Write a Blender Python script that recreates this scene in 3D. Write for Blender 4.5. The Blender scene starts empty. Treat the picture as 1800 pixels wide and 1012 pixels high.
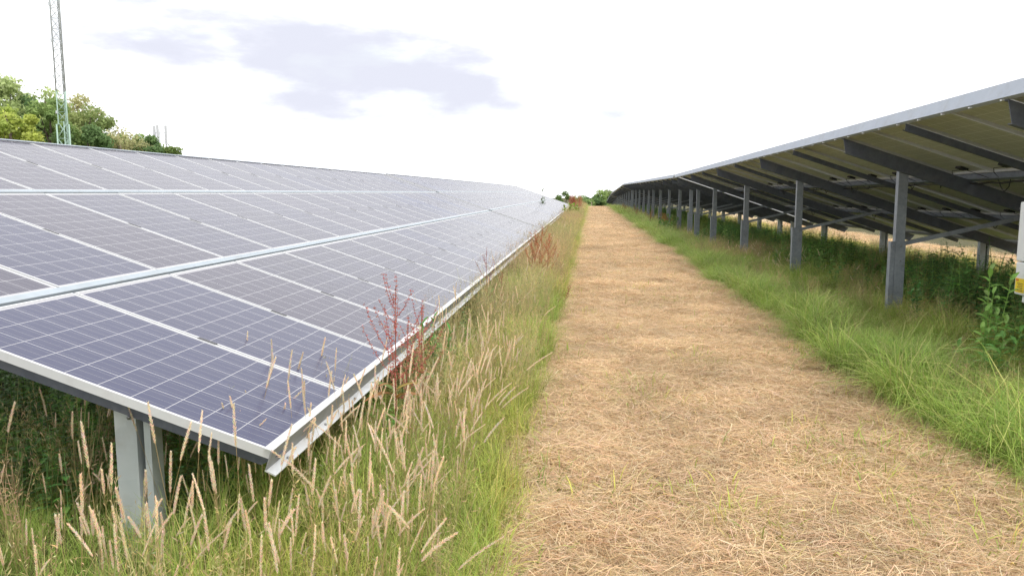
import bpy, math, random
import numpy as np
from mathutils import Vector, Matrix, Euler

R = math.radians
rng = np.random.default_rng(7)
random.seed(7)
scene = bpy.context.scene
col = scene.collection

# ------------------------------------------------------------------ camera
cam_d = bpy.data.cameras.new('camera')
cam = bpy.data.objects.new('camera', cam_d)
col.objects.link(cam)
cam.location = (0, 0, 1.62)
cam.rotation_euler = (math.pi / 2 - 0.1238, 0, 0.0965)
cam_d.sensor_width = 36.0
cam_d.lens = 1349 / 1800 * 36
cam_d.clip_start = 0.05
cam_d.clip_end = 3000
scene.camera = cam

# ------------------------------------------------------------------ sky and sun
SUN_EL, SUN_AZ = R(56), R(128)       # azimuth measured from +y towards +x
world = bpy.data.worlds.new('World')
scene.world = world
world.use_nodes = True
wt = world.node_tree
wt.nodes.clear()


def wn(t, **kw):
    n = wt.nodes.new(t)
    for k, v in kw.items():
        setattr(n, k, v)
    return n


def wlink(a, b):
    wt.links.new(a, b)


wout = wn('ShaderNodeOutputWorld')
wbg = wn('ShaderNodeBackground')
wbg.inputs['Strength'].default_value = 0.1
sky = wn('ShaderNodeTexSky', sky_type='NISHITA', sun_disc=False, sun_elevation=SUN_EL, sun_rotation=SUN_AZ)
sky.air_density = 1.0
sky.dust_density = 3.0
geo = wn('ShaderNodeTexCoord')
mp = wn('ShaderNodeMapping')
mp.inputs['Scale'].default_value = (1, 1, 3.2)
wlink(geo.outputs['Generated'], mp.inputs['Vector'])
nz = wn('ShaderNodeTexNoise')
nz.inputs['Scale'].default_value = 5.5
nz.inputs['Detail'].default_value = 6
nz.inputs['Roughness'].default_value = 0.56
wlink(mp.outputs['Vector'], nz.inputs['Vector'])


def wmath(op, a, b=None, c=None):
    n = wn('ShaderNodeMath', operation=op)
    for i, v in enumerate((a, b, c)):
        if v is None:
            continue
        if isinstance(v, (int, float)):
            n.inputs[i].default_value = v
        else:
            wlink(v, n.inputs[i])
    return n.outputs[0]


sep = wn('ShaderNodeSeparateXYZ')
wlink(geo.outputs['Generated'], sep.inputs[0])
az = wmath('ARCTAN2', sep.outputs[0], sep.outputs[1])
el = wmath('ARCSINE', sep.outputs[2])
nz2 = wn('ShaderNodeTexNoise')
nz2.inputs['Scale'].default_value = 9
nz2.inputs['Detail'].default_value = 5
wlink(mp.outputs['Vector'], nz2.inputs['Vector'])
wob = wmath('MULTIPLY', wmath('SUBTRACT', nz.outputs['Fac'], 0.5), 2.2)
wob2 = wmath('MULTIPLY', wmath('SUBTRACT', nz2.outputs['Fac'], 0.5), 0.9)


def cloud_bank(ca, ce, ra, re, skew):
    da = wmath('SUBTRACT', az, ca)
    de = wmath('SUBTRACT', wmath('SUBTRACT', el, ce), wmath('MULTIPLY', da, skew))
    q = wmath('ADD', wmath('POWER', wmath('ABSOLUTE', wmath('DIVIDE', da, ra)), 2.0),
              wmath('POWER', wmath('ABSOLUTE', wmath('DIVIDE', de, re)), 2.0))
    v = wmath('ADD', wmath('ADD', wmath('SUBTRACT', 1.0, q), wob), wob2)
    n = wn('ShaderNodeMapRange', interpolation_type='SMOOTHSTEP')
    n.inputs['From Min'].default_value = 0.0
    n.inputs['From Max'].default_value = 1.05
    wlink(v, n.inputs['Value'])
    return n.outputs[0]


# lavender-grey undersides of cloud in an otherwise burnt-out white overcast
m = cloud_bank(-0.375, 0.158, 0.42, 0.088, -0.14)
for args in ((0.03, 0.098, 0.055, 0.014, 0.0), (-1.6, 0.3, 0.4, 0.08, 0.1), (1.5, 0.35, 0.5, 0.09, -0.1),
             (2.8, 0.25, 0.35, 0.07, 0.05), (0.3, 0.75, 0.4, 0.12, 0.1), (-2.4, 0.5, 0.4, 0.1, 0.0)):
    m = wmath('MAXIMUM', m, cloud_bank(*args))
# thin blue gaps, taken from the sky texture, inside an even white cloud layer
mixs = wn('ShaderNodeMix', data_type='RGBA')
mixs.inputs['Factor'].default_value = 0.93
wlink(sky.outputs[0], mixs.inputs['A'])
mixs.inputs['B'].default_value = (11.8, 11.85, 12.0, 1)
mixc = wn('ShaderNodeMix', data_type='RGBA')
wlink(m, mixc.inputs['Factor'])
wlink(mixs.outputs['Result'], mixc.inputs['A'])
mixe = wn('ShaderNodeMix', data_type='RGBA')      # thin cyan rims, denser lavender core
mre = wn('ShaderNodeMapRange')
mre.inputs['From Min'].default_value = 0.25
mre.inputs['From Max'].default_value = 0.75
wlink(wmath('ADD', wmath('MULTIPLY', m, 0.75), wmath('MULTIPLY', wmath('SUBTRACT', nz2.outputs['Fac'], 0.5), 1.3)), mre.inputs['Value'])
wlink(mre.outputs[0], mixe.inputs['Factor'])
mixe.inputs['A'].default_value = (6.7, 7.15, 7.4, 1)
mixe.inputs['B'].default_value = (5.8, 5.95, 6.8, 1)
wlink(mixe.outputs['Result'], mixc.inputs['B'])
wlink(mixc.outputs['Result'], wbg.inputs['Color'])
wlink(wbg.outputs[0], wout.inputs[0])

sun_d = bpy.data.lights.new('sun', 'SUN')
sun_d.energy = 1.5
sun_d.angle = R(14)
sun_d.color = (1.0, 0.965, 0.91)
sun = bpy.data.objects.new('sun', sun_d)
col.objects.link(sun)
sdir = Vector((math.sin(SUN_AZ) * math.cos(SUN_EL), math.cos(SUN_AZ) * math.cos(SUN_EL), math.sin(SUN_EL)))
sun.rotation_euler = sdir.to_track_quat('Z', 'Y').to_euler()
sun.location = (6, -8, 14)

scene.view_settings.view_transform = 'Standard'
scene.view_settings.look = 'None'
scene.view_settings.exposure = 0.5
scene.view_settings.gamma = 1.0
scene.view_settings.use_curve_mapping = False
scene.render.engine = 'CYCLES'
scene.cycles.use_denoising = True
scene.cycles.denoiser = 'OPENIMAGEDENOISE'
scene.cycles.denoising_input_passes = 'RGB_ALBEDO_NORMAL'
scene.cycles.denoising_prefilter = 'NONE'
scene.cycles.use_adaptive_sampling = True
scene.cycles.adaptive_threshold = 0.02
scene.cycles.max_bounces = 5
scene.cycles.diffuse_bounces = 2
scene.cycles.glossy_bounces = 2
scene.cycles.transmission_bounces = 2
scene.cycles.transparent_max_bounces = 6


# ------------------------------------------------------------------ helpers
def lattice(ix, iy, seed):
    h = (ix.astype(np.int64) * 374761393 + iy.astype(np.int64) * 668265263 + seed * 1442695041) & 0x7fffffff
    h = ((h ^ (h >> 13)) * 1274126177) & 0x7fffffff
    h = (h ^ (h >> 16)) & 0xffff
    return h / 65535.0


def vnoise(x, y, seed=0):
    x = np.asarray(x, float); y = np.asarray(y, float)
    ix = np.floor(x); iy = np.floor(y)
    fx = x - ix; fy = y - iy
    fx = fx * fx * (3 - 2 * fx); fy = fy * fy * (3 - 2 * fy)
    a = lattice(ix, iy, seed); b = lattice(ix + 1, iy, seed)
    c = lattice(ix, iy + 1, seed); d = lattice(ix + 1, iy + 1, seed)
    return (a * (1 - fx) + b * fx) * (1 - fy) + (c * (1 - fx) + d * fx) * fy


def fbm(x, y, seed=0, o=3):
    s = 0; a = 0.5; t = 0
    for i in range(o):
        s = s + a * vnoise(x * 2 ** i, y * 2 ** i, seed + i * 17); t += a; a *= 0.5
    return s / t


def sstep(a, b, x):
    t = np.clip((np.asarray(x, float) - a) / (b - a), 0, 1)
    return t * t * (3 - 2 * t)


def ground_z(x, y):
    x = np.asarray(x, float); y = np.asarray(y, float)
    zl = -0.0016 * np.clip(y - 84, 0, 60) ** 2 - 0.12 * np.clip(y - 144, 0, 60) * 0.5
    zr = np.interp(y, [-60, 5.7, 28.8, 48, 68.5, 85, 101, 127, 200, 400], [.02, .02, -.18, -.13, -.05, -.35, -.82, -2.2, -7, -9])
    w = sstep(2.0, 4.4, x)
    return zl * (1 - w) + zr * w


def path_bump(x, y):
    return 0.06 * (fbm(np.asarray(x) * 2.3, np.asarray(y) * 2.3, 3) - 0.5) + 0.02


def edge_l(y):
    return -0.33 + 0.18 * (fbm(np.asarray(y, float) * 0.55, np.zeros_like(y) + 3.3, 11) - 0.5) + 0.0035 * np.clip(np.asarray(y, float) - 12, 0, 80)


def edge_r(y):
    return 2.34 + 0.42 * (fbm(np.asarray(y, float) * 0.5, np.zeros_like(y) + 8.1, 23) - 0.5) + 0.0045 * np.clip(np.asarray(y, float) - 15, 0, 80)


def setp(o, label=None, cat=None, group=None, kind=None):
    if label: o['label'] = label
    if cat: o['category'] = cat
    if group: o['group'] = group
    if kind: o['kind'] = kind
    return o


def empty(name, loc=(0, 0, 0), rot=(0, 0, 0)):
    o = bpy.data.objects.new(name, None)
    o.empty_display_size = 0.2
    col.objects.link(o)
    o.location = loc
    o.rotation_euler = rot
    return o


def link_mesh(name, me, parent=None, loc=None, rot=None):
    o = bpy.data.objects.new(name, me)
    col.objects.link(o)
    if parent: o.parent = parent
    if loc is not None: o.location = loc
    if rot is not None: o.rotation_euler = rot
    return o


class MB:
    """collects simple solids; build() makes one mesh"""

    def __init__(self):
        self.v = []; self.f = []; self.m = []; self.smooth = []

    def poly(self, pts, faces, mi=0, smooth=False):
        b = len(self.v)
        self.v += [tuple(p) for p in pts]
        for f in faces:
            self.f.append(tuple(b + i for i in f)); self.m.append(mi); self.smooth.append(smooth)

    def box(self, a, b, mi=0, M=None):
        x0, y0, z0 = a; x1, y1, z1 = b
        p = [(x0, y0, z0), (x1, y0, z0), (x1, y1, z0), (x0, y1, z0), (x0, y0, z1), (x1, y0, z1), (x1, y1, z1), (x0, y1, z1)]
        if M is not None: p = [M @ Vector(q) for q in p]
        self.poly(p, [(0, 3, 2, 1), (4, 5, 6, 7), (0, 1, 5, 4), (1, 2, 6, 5), (2, 3, 7, 6), (3, 0, 4, 7)], mi)

    def extr(self, prof, y0, y1, fr, mi=0):
        """closed profile (2D list) swept along; fr(p,q,y) -> 3D"""
        n = len(prof)
        pts = [fr(p, q, y0) for p, q in prof] + [fr(p, q, y1) for p, q in prof]
        faces = [(i, (i + 1) % n, n + (i + 1) % n, n + i) for i in range(n)]
        faces += [tuple(reversed(range(n))), tuple(range(n, 2 * n))]
        self.poly(pts, faces, mi)

    def tube(self, pts, rad, seg=6, mi=0, cap=True):
        pts = [Vector(p) for p in pts]
        n = len(pts)
        if not hasattr(rad, '__len__'): rad = [rad] * n
        ring = []
        for i, p in enumerate(pts):
            d = (pts[min(i + 1, n - 1)] - pts[max(i - 1, 0)])
            if d.length < 1e-9: d = Vector((0, 0, 1))
            d.normalize()
            a = d.orthogonal().normalized() if i == 0 else (a - d * a.dot(d))
            if a.length < 1e-6: a = d.orthogonal()
            a.normalize()
            b = d.cross(a)
            ring.append([p + (a * math.cos(t) + b * math.sin(t)) * rad[i] for t in [2 * math.pi * k / seg for k in range(seg)]])
        V = [q for r_ in ring for q in r_]
        F = [(i * seg + k, i * seg + (k + 1) % seg, (i + 1) * seg + (k + 1) % seg, (i + 1) * seg + k) for i in range(n - 1) for k in range(seg)]
        if cap: F += [tuple(reversed(range(seg))), tuple(range((n - 1) * seg, n * seg))]
        self.poly(V, F, mi, True)

    def build(self, name, mats, parent=None, loc=None, rot=None, bevel=0.0):
        me = self.mesh(name, mats)
        o = link_mesh(name, me, parent, loc, rot)
        if bevel:
            md = o.modifiers.new('bevel', 'BEVEL'); md.width = bevel; md.segments = 2; md.limit_method = 'ANGLE'
        return o

    def mesh(self, name, mats):
        me = bpy.data.meshes.new(name)
        me.from_pydata(self.v, [], self.f)
        for mt in (mats if isinstance(mats, (list, tuple)) else [mats]): me.materials.append(mt)
        me.polygons.foreach_set('material_index', self.m)
        me.polygons.foreach_set('use_smooth', self.smooth)
        me.update()
        return me


# ------------------------------------------------------------------ materials
class NT:
    def __init__(self, name):
        self.mat = bpy.data.materials.new(name)
        self.mat.use_nodes = True
        self.t = self.mat.node_tree
        self.t.nodes.clear()
        self.out = self.n('ShaderNodeOutputMaterial')

    def n(self, t, **kw):
        x = self.t.nodes.new(t)
        for k, v in kw.items(): setattr(x, k, v)
        return x

    def l(self, a, b): self.t.links.new(a, b)

    def set(self, s, v):
        if isinstance(v, bpy.types.NodeSocket): self.l(v, s)
        elif v is not None: s.default_value = v

    def math(self, op, a, b=None, c=None, clamp=False):
        x = self.n('ShaderNodeMath', operation=op, use_clamp=clamp)
        for i, v in enumerate((a, b, c)): self.set(x.inputs[i], v) if v is not None else None
        return x.outputs[0]

    def mix(self, f, a, b, blend='MIX'):
        x = self.n('ShaderNodeMix', data_type='RGBA', blend_type=blend)
        self.set(x.inputs['Factor'], f)
        for s, v in (('A', a), ('B', b)):
            self.set(x.inputs[s], (*v, 1) if isinstance(v, tuple) and len(v) == 3 else v)
        return x.outputs['Result']

    def noise(self, vec, scale, detail=3, rough=0.55, out='Fac', dist=0.0):
        x = self.n('ShaderNodeTexNoise')
        x.inputs['Scale'].default_value = scale; x.inputs['Detail'].default_value = detail
        x.inputs['Roughness'].default_value = rough; x.inputs['Distortion'].default_value = dist
        if vec is not None: self.l(vec, x.inputs['Vector'])
        return x.outputs[out]

    def ramp(self, f, stops):
        x = self.n('ShaderNodeValToRGB')
        e = x.color_ramp.elements
        while len(e) < len(stops): e.new(0.5)
        for k, (p, c) in zip(e, stops):
            k.position = p; k.color = (*c, 1) if len(c) == 3 else c
        self.l(f, x.inputs[0])
        return x.outputs[0]

    def bump(self, h, s=0.3, d=0.01):
        x = self.n('ShaderNodeBump')
        x.inputs['Strength'].default_value = s; x.inputs['Distance'].default_value = d
        self.l(h, x.inputs['Height'])
        return x.outputs[0]

    def principled(self, color, rough=0.5, metal=0.0, normal=None, spec=None, **kw):
        p = self.n('ShaderNodeBsdfPrincipled')
        self.set(p.inputs['Base Color'], (*color, 1) if isinstance(color, tuple) else color)
        self.set(p.inputs['Roughness'], rough); self.set(p.inputs['Metallic'], metal)
        if normal: self.l(normal, p.inputs['Normal'])
        if spec is not None: self.set(p.inputs['Specular IOR Level'], spec)
        for k, v in kw.items(): self.set(p.inputs[k], v)
        self.l(p.outputs[0], self.out.inputs[0])
        return p

    def obj(self): return self.n('ShaderNodeTexCoord').outputs['Object']

    def rand(self): return self.n('ShaderNodeObjectInfo').outputs['Random']

    def attr(self, name, inst=False, out='Color'):
        x = self.n('ShaderNodeAttribute', attribute_name=name)
        if inst: x.attribute_type = 'INSTANCER'
        return x.outputs[out]


def mat_metal(name, c1, c2, rough, metal, scale=30, bump=0.0):
    t = NT(name)
    o = t.obj()
    v = t.n('ShaderNodeTexVoronoi'); v.inputs['Scale'].default_value = scale
    t.l(o, v.inputs['Vector'])
    n1 = t.noise(o, scale * .25, 4)
    f = t.math('ADD', t.math('MULTIPLY', v.outputs['Color'], .22), t.math('MULTIPLY', n1, .78))
    c = t.mix(t.ramp(f, [(.25, (0, 0, 0)), (.75, (1, 1, 1))]), c1, c2)
    st = t.noise(o, 5, 5, .7)
    c = t.mix(t.math('MULTIPLY', t.ramp(st, [(.5, (0, 0, 0)), (.75, (1, 1, 1))]), .25), c, (.25, .22, .17))
    t.principled(c, t.math('ADD', t.math('MULTIPLY', n1, .2), rough), metal, t.bump(f, .08, .004))
    return t.mat


M = {}
M['galv'] = mat_metal('galvanised_steel', (.20, .225, .26), (.32, .35, .39), .45, .4, 45)
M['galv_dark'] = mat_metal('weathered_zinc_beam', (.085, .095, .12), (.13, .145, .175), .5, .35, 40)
M['zinc'] = mat_metal('mottled_zinc_post', (.36, .40, .41), (.58, .61, .60), .5, .25, 9)
M['seam'] = mat_metal('dull_seam_flange', (.34, .39, .43), (.42, .47, .51), .5, .3, 12)
M['rail'] = mat_metal('mill_aluminium_rail', (.60, .62, .63), (.70, .715, .72), .38, .45, 14)
M['railface'] = mat_metal('zinc_coated_rail', (.36, .40, .46), (.42, .46, .52), .5, .25, 12)
M['web'] = mat_metal('shaded_zinc_web', (.22, .225, .225), (.28, .285, .285), .55, .2, 12)  # darker than lip and flange: side-face shade put into the colour
M['frame'] = mat_metal('anodised_panel_frame', (.60, .61, .62), (.68, .685, .69), .4, .3, 10)


def simple(name, c, rough=.6, metal=0.0, var=.12, scale=25):
    t = NT(name)
    n = t.noise(t.obj(), scale, 4)
    c2 = tuple(max(0, k * (1 - var * 2)) for k in c)
    t.principled(t.mix(n, c2, tuple(min(1, k * (1 + var)) for k in c)), rough, metal, t.bump(n, .15, .003))
    return t.mat


M['black'] = simple('black_rubber', (.018, .018, .02), .55)
M['clamp'] = simple('dark_module_clamp', (.05, .05, .055), .5)
M['bolt'] = simple('zinc_bolt', (.30, .30, .31), .35, .8)
M['white'] = simple('white_enamel', (.72, .74, .75), .35, 0, .03, 8)
M['yellow'] = simple('yellow_label_vinyl', (.85, .62, .02), .4, 0, .04)
M['print'] = simple('label_print', (.10, .07, .03), .6)
M['orange'] = simple('orange_print', (.70, .22, .03), .5)
M['mastgreen'] = simple('green_mast_paint', (.36, .50, .42), .5, 0, .12, 6)
M['mastgrey'] = simple('grey_mast_zinc', (.60, .63, .64), .5, .2, .1, 6)
M['bark'] = simple('bark', (.13, .10, .075), .9, 0, .3, 12)
M['palebark'] = simple('pale_bark', (.30, .25, .17), .9, 0, .25, 12)
M['antenna'] = simple('antenna_radome', (.62, .63, .65), .45, 0, .05)

PW, PH, PITCH = 0.992, 1.65, 1.01          # module width, height, spacing along the row
SG = 0.08                                   # gap between module rows


def mat_cells():
    t = NT('solar_cells_under_glass')
    o = t.obj()
    s = t.n('ShaderNodeSeparateXYZ'); t.l(o, s.inputs[0])
    X, Y = s.outputs[0], s.outputs[1]
    cell = .1585
    cx = t.math('DIVIDE', t.math('SUBTRACT', X, (PW - 6 * cell) / 2), cell)
    cy = t.math('DIVIDE', t.math('SUBTRACT', Y, (PH - 10 * cell) / 2), cell)
    fx, fy = t.math('FRACT', cx), t.math('FRACT', cy)
    ex = t.math('ABSOLUTE', t.math('SUBTRACT', fx, .5)); ey = t.math('ABSOLUTE', t.math('SUBTRACT', fy, .5))
    gx = t.math('GREATER_THAN', ex, .4875); gy = t.math('GREATER_THAN', ey, .4885)
    # three soldered ribbons down every cell
    fb = t.math('ABSOLUTE', t.math('SUBTRACT', t.math('FRACT', t.math('MULTIPLY', fx, 3.0)), .5))
    rib = t.math('LESS_THAN', fb, .0175)
    inx = t.math('MULTIPLY', t.math('GREATER_THAN', cx, 0.0), t.math('LESS_THAN', cx, 6.0))
    iny = t.math('MULTIPLY', t.math('GREATER_THAN', cy, 0.0), t.math('LESS_THAN', cy, 10.0))
    inside = t.math('MULTIPLY', inx, iny)
    # crystals of the polycrystalline wafers
    vo = t.n('ShaderNodeTexVoronoi'); vo.inputs['Scale'].default_value = 60
    t.l(o, vo.inputs['Vector'])
    wn_ = t.n('ShaderNodeTexWhiteNoise', noise_dimensions='3D')
    cmb = t.n('ShaderNodeCombineXYZ')
    t.l(t.math('FLOOR', cx), cmb.inputs[0]); t.l(t.math('FLOOR', cy), cmb.inputs[1]); t.l(t.rand(), cmb.inputs[2])
    t.l(cmb.outputs[0], wn_.inputs[0])
    base = t.mix(t.math('MULTIPLY', vo.outputs['Color'], .6), (.040, .038, .064), (.058, .056, .088))
    base = t.mix(t.math('MULTIPLY', wn_.outputs['Value'], .5), base, (.042, .040, .082))
    # some modules are bluer, some greyer
    r = t.rand()
    base = t.mix(t.ramp(r, [(.72, (0, 0, 0)), (.95, (1, 1, 1))]), base, (.038, .044, .100))
    base = t.mix(t.ramp(r, [(.1, (1, 1, 1)), (.3, (0, 0, 0))]), base, (.050, .046, .078))
    c = t.mix(t.math('MULTIPLY', rib, .85), base, (.22, .22, .25))
    gap = t.math('MAXIMUM', gx, gy)
    c = t.mix(t.math('MAXIMUM', gap, t.math('SUBTRACT', 1.0, inside)), c, (.40, .40, .42))
    # thin film of dust on the glass, streaked down the slope
    mp_ = t.n('ShaderNodeMapping'); mp_.inputs['Scale'].default_value = (9, 1.6, 1)
    t.l(o, mp_.inputs[0])
    du = t.noise(mp_.outputs[0], 1.6, 6, .65)
    dn = t.noise(o, 70, 3, .6)
    f = t.math('ADD', t.math('MULTIPLY', du, .075), t.math('MULTIPLY', t.math('GREATER_THAN', dn, .71), .10))
    c = t.mix(f, c, (.52, .48, .43))
    t.principled(c, t.math('ADD', t.math('MULTIPLY', du, .16), .15), 0, None, .23, **{'IOR': 1.45})
    return t.mat


def mat_back():
    t = NT('module_backsheet')
    o = t.obj()
    s = t.n('ShaderNodeSeparateXYZ'); t.l(o, s.inputs[0])
    cell = .1585
    cx = t.math('DIVIDE', t.math('SUBTRACT', s.outputs[0], (PW - 6 * cell) / 2), cell)
    cy = t.math('DIVIDE', t.math('SUBTRACT', s.outputs[1], (PH - 10 * cell) / 2), cell)
    ex = t.math('ABSOLUTE', t.math('SUBTRACT', t.math('FRACT', cx), .5))
    ey = t.math('ABSOLUTE', t.math('SUBTRACT', t.math('FRACT', cy), .5))
    g = t.math('MAXIMUM', t.math('GREATER_THAN', ex, .485), t.math('GREATER_THAN', ey, .485))
    n = t.noise(o, 3, 4)
    c = t.mix(n, (.44, .455, .36), (.54, .55, .44))
    c = t.mix(t.math('MULTIPLY', g, .8), c, (.93, .92, .84))
    t.principled(c, .55)
    return t.mat


M['cells'] = mat_cells()
M['back'] = mat_back()


def mat_leaf(name, rough=.6, trans=.35, tint=((1, 1, 1), (1, 1, 1)), inst=True, vary=1.0):
    """two-sided plant tissue: colour from the mesh, varied per plant"""
    t = NT(name)
    c = t.attr('col')
    if inst:
        f = t.attr('tint', True, 'Fac')
        c = t.mix(1.0, c, t.mix(f, tint[0], tint[1]), 'MULTIPLY')
        r = t.rand()
        c = t.mix(1.0, c, t.mix(r, tuple(1 - (1 - k) * vary for k in (.62, .64, .66)), tuple(1 + (k - 1) * vary for k in (1.32, 1.27, 1.15))), 'MULTIPLY')
    d = t.n('ShaderNodeBsdfPrincipled')
    t.l(c, d.inputs['Base Color']); d.inputs['Roughness'].default_value = rough
    d.inputs['Specular IOR Level'].default_value = .25
    tr = t.n('ShaderNodeBsdfTranslucent'); t.l(c, tr.inputs[0])
    mx = t.n('ShaderNodeMixShader'); mx.inputs[0].default_value = trans
    t.l(d.outputs[0], mx.inputs[1]); t.l(tr.outputs[0], mx.inputs[2]); t.l(mx.outputs[0], t.out.inputs[0])
    return t.mat


M['grass'] = mat_leaf('grass_blades', .55, .38, ((1.08, 1.24, 1.05), (1.55, 1.3, 1.15)))
M['dry'] = mat_leaf('dry_grass_stems', .65, .35, ((.95, 1.02, .85), (1.08, .88, .90)))
M['seed'] = mat_leaf('seed_heads', .75, .4, ((.95, .95, .92), (1.08, 1.04, 1.0)), vary=.35)
M['weed'] = mat_leaf('weed_leaves', .5, .3, ((.8, .85, .9), (1.3, 1.2, 1.0)))
M['straw'] = mat_leaf('cut_straw', .6, .2, ((.90, .83, .79), (1.32, 1.24, 1.20)), vary=.5)
M['leafc'] = mat_leaf('tree_leaves', .55, .45, inst=False)
M['plantc'] = mat_leaf('plant_tissue', .5, .3, inst=False)


def mat_ground():
    t = NT('rough_ground')
    o = t.obj()
    a = t.noise(o, .35, 5, .6); b = t.noise(o, 6, 5, .7); c = t.noise(o, 60, 3, .7)
    k = t.mix(t.ramp(a, [(.35, (0, 0, 0)), (.65, (1, 1, 1))]), (.050, .070, .020), (.105, .100, .040))
    k = t.mix(t.ramp(b, [(.4, (0, 0, 0)), (.7, (1, 1, 1))]), k, (.16, .12, .06))
    k = t.mix(t.math('MULTIPLY', c, .5), k, (.03, .028, .015))
    t.principled(k, .9, 0, t.bump(t.math('ADD', b, t.math('MULTIPLY', c, .5)), .6, .03), .2)
    return t.mat


def mat_path():
    t = NT('mown_straw_ground')
    o = t.obj()
    w = t.n('ShaderNodeMapping'); w.inputs['Scale'].default_value = (14, 60, 20); t.l(o, w.inputs[0])
    w2 = t.n('ShaderNodeMapping'); w2.inputs['Scale'].default_value = (55, 16, 20); w2.inputs['Rotation'].default_value = (0, 0, .5); t.l(o, w2.inputs[0])
    a = t.noise(w.outputs[0], 1.6, 4, .6, dist=1.2); b = t.noise(w2.outputs[0], 1.6, 4, .6, dist=1.2)
    lo = t.noise(o, 1.4, 5, .62)
    f = t.math('MAXIMUM', a, b)
    k = t.ramp(f, [(.42, (.26, .18, .10)), (.53, (.52, .39, .24)), (.70, (.68, .55, .37))])
    k = t.mix(t.ramp(lo, [(.35, (1, 1, 1)), (.6, (0, 0, 0))]), k, t.mix(.45, k, (.30, .215, .12)))
    t.principled(k, .85, 0, t.bump(f, .8, .012), .2)
    return t.mat


M['ground'] = mat_ground()
M['path'] = mat_path()

# ------------------------------------------------------------------ the setting
def sheet(name, xs, ys, zf, mat, kind='structure'):
    X, Y = np.meshgrid(xs, ys)
    if callable(zf): Z = zf(X, Y)
    nx, ny = len(xs), len(ys)
    V = np.stack([X, Y, Z], -1).reshape(-1, 3)
    i = np.arange(ny - 1)[:, None] * nx + np.arange(nx - 1)[None]
    F = np.stack([i, i + 1, i + 1 + nx, i + nx], -1).reshape(-1, 4)
    me = bpy.data.meshes.new(name)
    me.from_pydata(V.tolist(), [], F.tolist())
    me.materials.append(mat)
    me.polygons.foreach_set('use_smooth', [True] * len(F))
    o = link_mesh(name, me)
    setp(o, kind=kind)
    return o


xs = np.unique(np.concatenate([np.linspace(-700, -60, 15), np.linspace(-60, -8, 14), np.arange(-8, 14, .7), np.linspace(14, 700, 25)]))
ys = np.unique(np.concatenate([np.linspace(-60, 0, 8), np.arange(0, 160, 1.5), np.linspace(160, 260, 20), np.linspace(260, 1500, 20)]))
setp(sheet('ground', xs, ys, lambda X, Y: ground_z(X, Y) - .03, M['ground']),
     'rough green and brown ground under the long grass', 'ground')


def path_sheet(name, el_, er_, y0, y1, label):
    ys_ = np.concatenate([np.arange(y0, 14, .12), np.arange(14, y1, .5)])
    n = 26
    t = np.linspace(0, 1, n)
    L, Rr = el_(ys_), er_(ys_)
    X = L[:, None] * (1 - t) + Rr[:, None] * t
    Y = np.repeat(ys_[:, None], n, 1)
    Z = ground_z(X, Y) + path_bump(X, Y)
    V = np.stack([X, Y, Z], -1).reshape(-1, 3)
    i = np.arange(len(ys_) - 1)[:, None] * n + np.arange(n - 1)[None]
    F = np.stack([i, i + 1, i + 1 + n, i + n], -1).reshape(-1, 4)
    me = bpy.data.meshes.new(name)
    me.from_pydata(V.tolist(), [], F.tolist())
    me.materials.append(M['path'])
    me.polygons.foreach_set('use_smooth', [True] * len(F))
    setp(link_mesh(name, me), label, 'path', kind='structure')


path_sheet('path', lambda y: edge_l(y) - .1, lambda y: edge_r(y) + .1, -3.0, 108, 'mown straw path between the two rows of solar tables')
path_sheet('path', lambda y: 8.6 + 0 * y, lambda y: 11.6 + 0 * y, -3.0, 100, 'mown straw strip seen under the raised panels')

# ------------------------------------------------------------------ solar tables
TILT = 0.3273
CT, ST = math.cos(TILT), math.sin(TILT)
SLOPE = 3 * PH + 2 * SG
FRONT_H = 0.526
ROWJ = [0, PH + SG, 2 * (PH + SG)]

# one module, shared by all: local x along the row, y up the slope, z out of the glass
def panel_meshes():
    b = MB()
    b.poly([(0.006, .006, -.0025), (PW - .006, .006, -.0025), (PW - .006, PH - .006, -.0025), (.006, PH - .006, -.0025)], [(0, 1, 2, 3)], 0)
    b.poly([(0.006, .006, -.009), (PW - .006, .006, -.009), (PW - .006, PH - .006, -.009), (.006, PH - .006, -.009)], [(0, 3, 2, 1)], 1)
    body = b.mesh('solar_panel', [M['cells'], M['back']])
    f = MB()
    T, D = .013, .040
    f.box((0, 0, -D), (PW, T, 0)); f.box((0, PH - T, -D), (PW, PH, 0))
    f.box((0, T, -D), (T, PH - T, 0.0003)); f.box((PW - T, T, -D), (PW, PH - T, 0.0003))
    frame = f.mesh('frame', [M['frame']])
    j = MB()
    j.box((.42, .10, -.034), (.56, .20, -.0095))
    j.tube([(.43, .12, -.03), (.30, .16, -.06), (.17, .10, -.085), (.10, -.02, -.10)], .004, 5)
    j.tube([(.55, .12, -.03), (.68, .17, -.055), (.80, .09, -.08), (.88, -.02, -.10)], .004, 5)
    jb = j.mesh('junction_box', [M['black']])
    return body, frame, jb


PANEL, FRAME, JBOX = panel_meshes()
# rotation taking (x,y,z)->(row, up the slope, normal): row = +y, slope = (-CT,0,ST), normal = (ST,0,CT)
PROT = Matrix(((0, -CT, ST), (1, 0, 0), (0, ST, CT))).to_euler()


def P(j, n, y):
    """table coordinates: j up the slope from the front edge, n out of the glass, y along the row"""
    return Vector((-j * CT + n * ST, y, FRONT_H + j * ST + n * CT))


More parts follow.
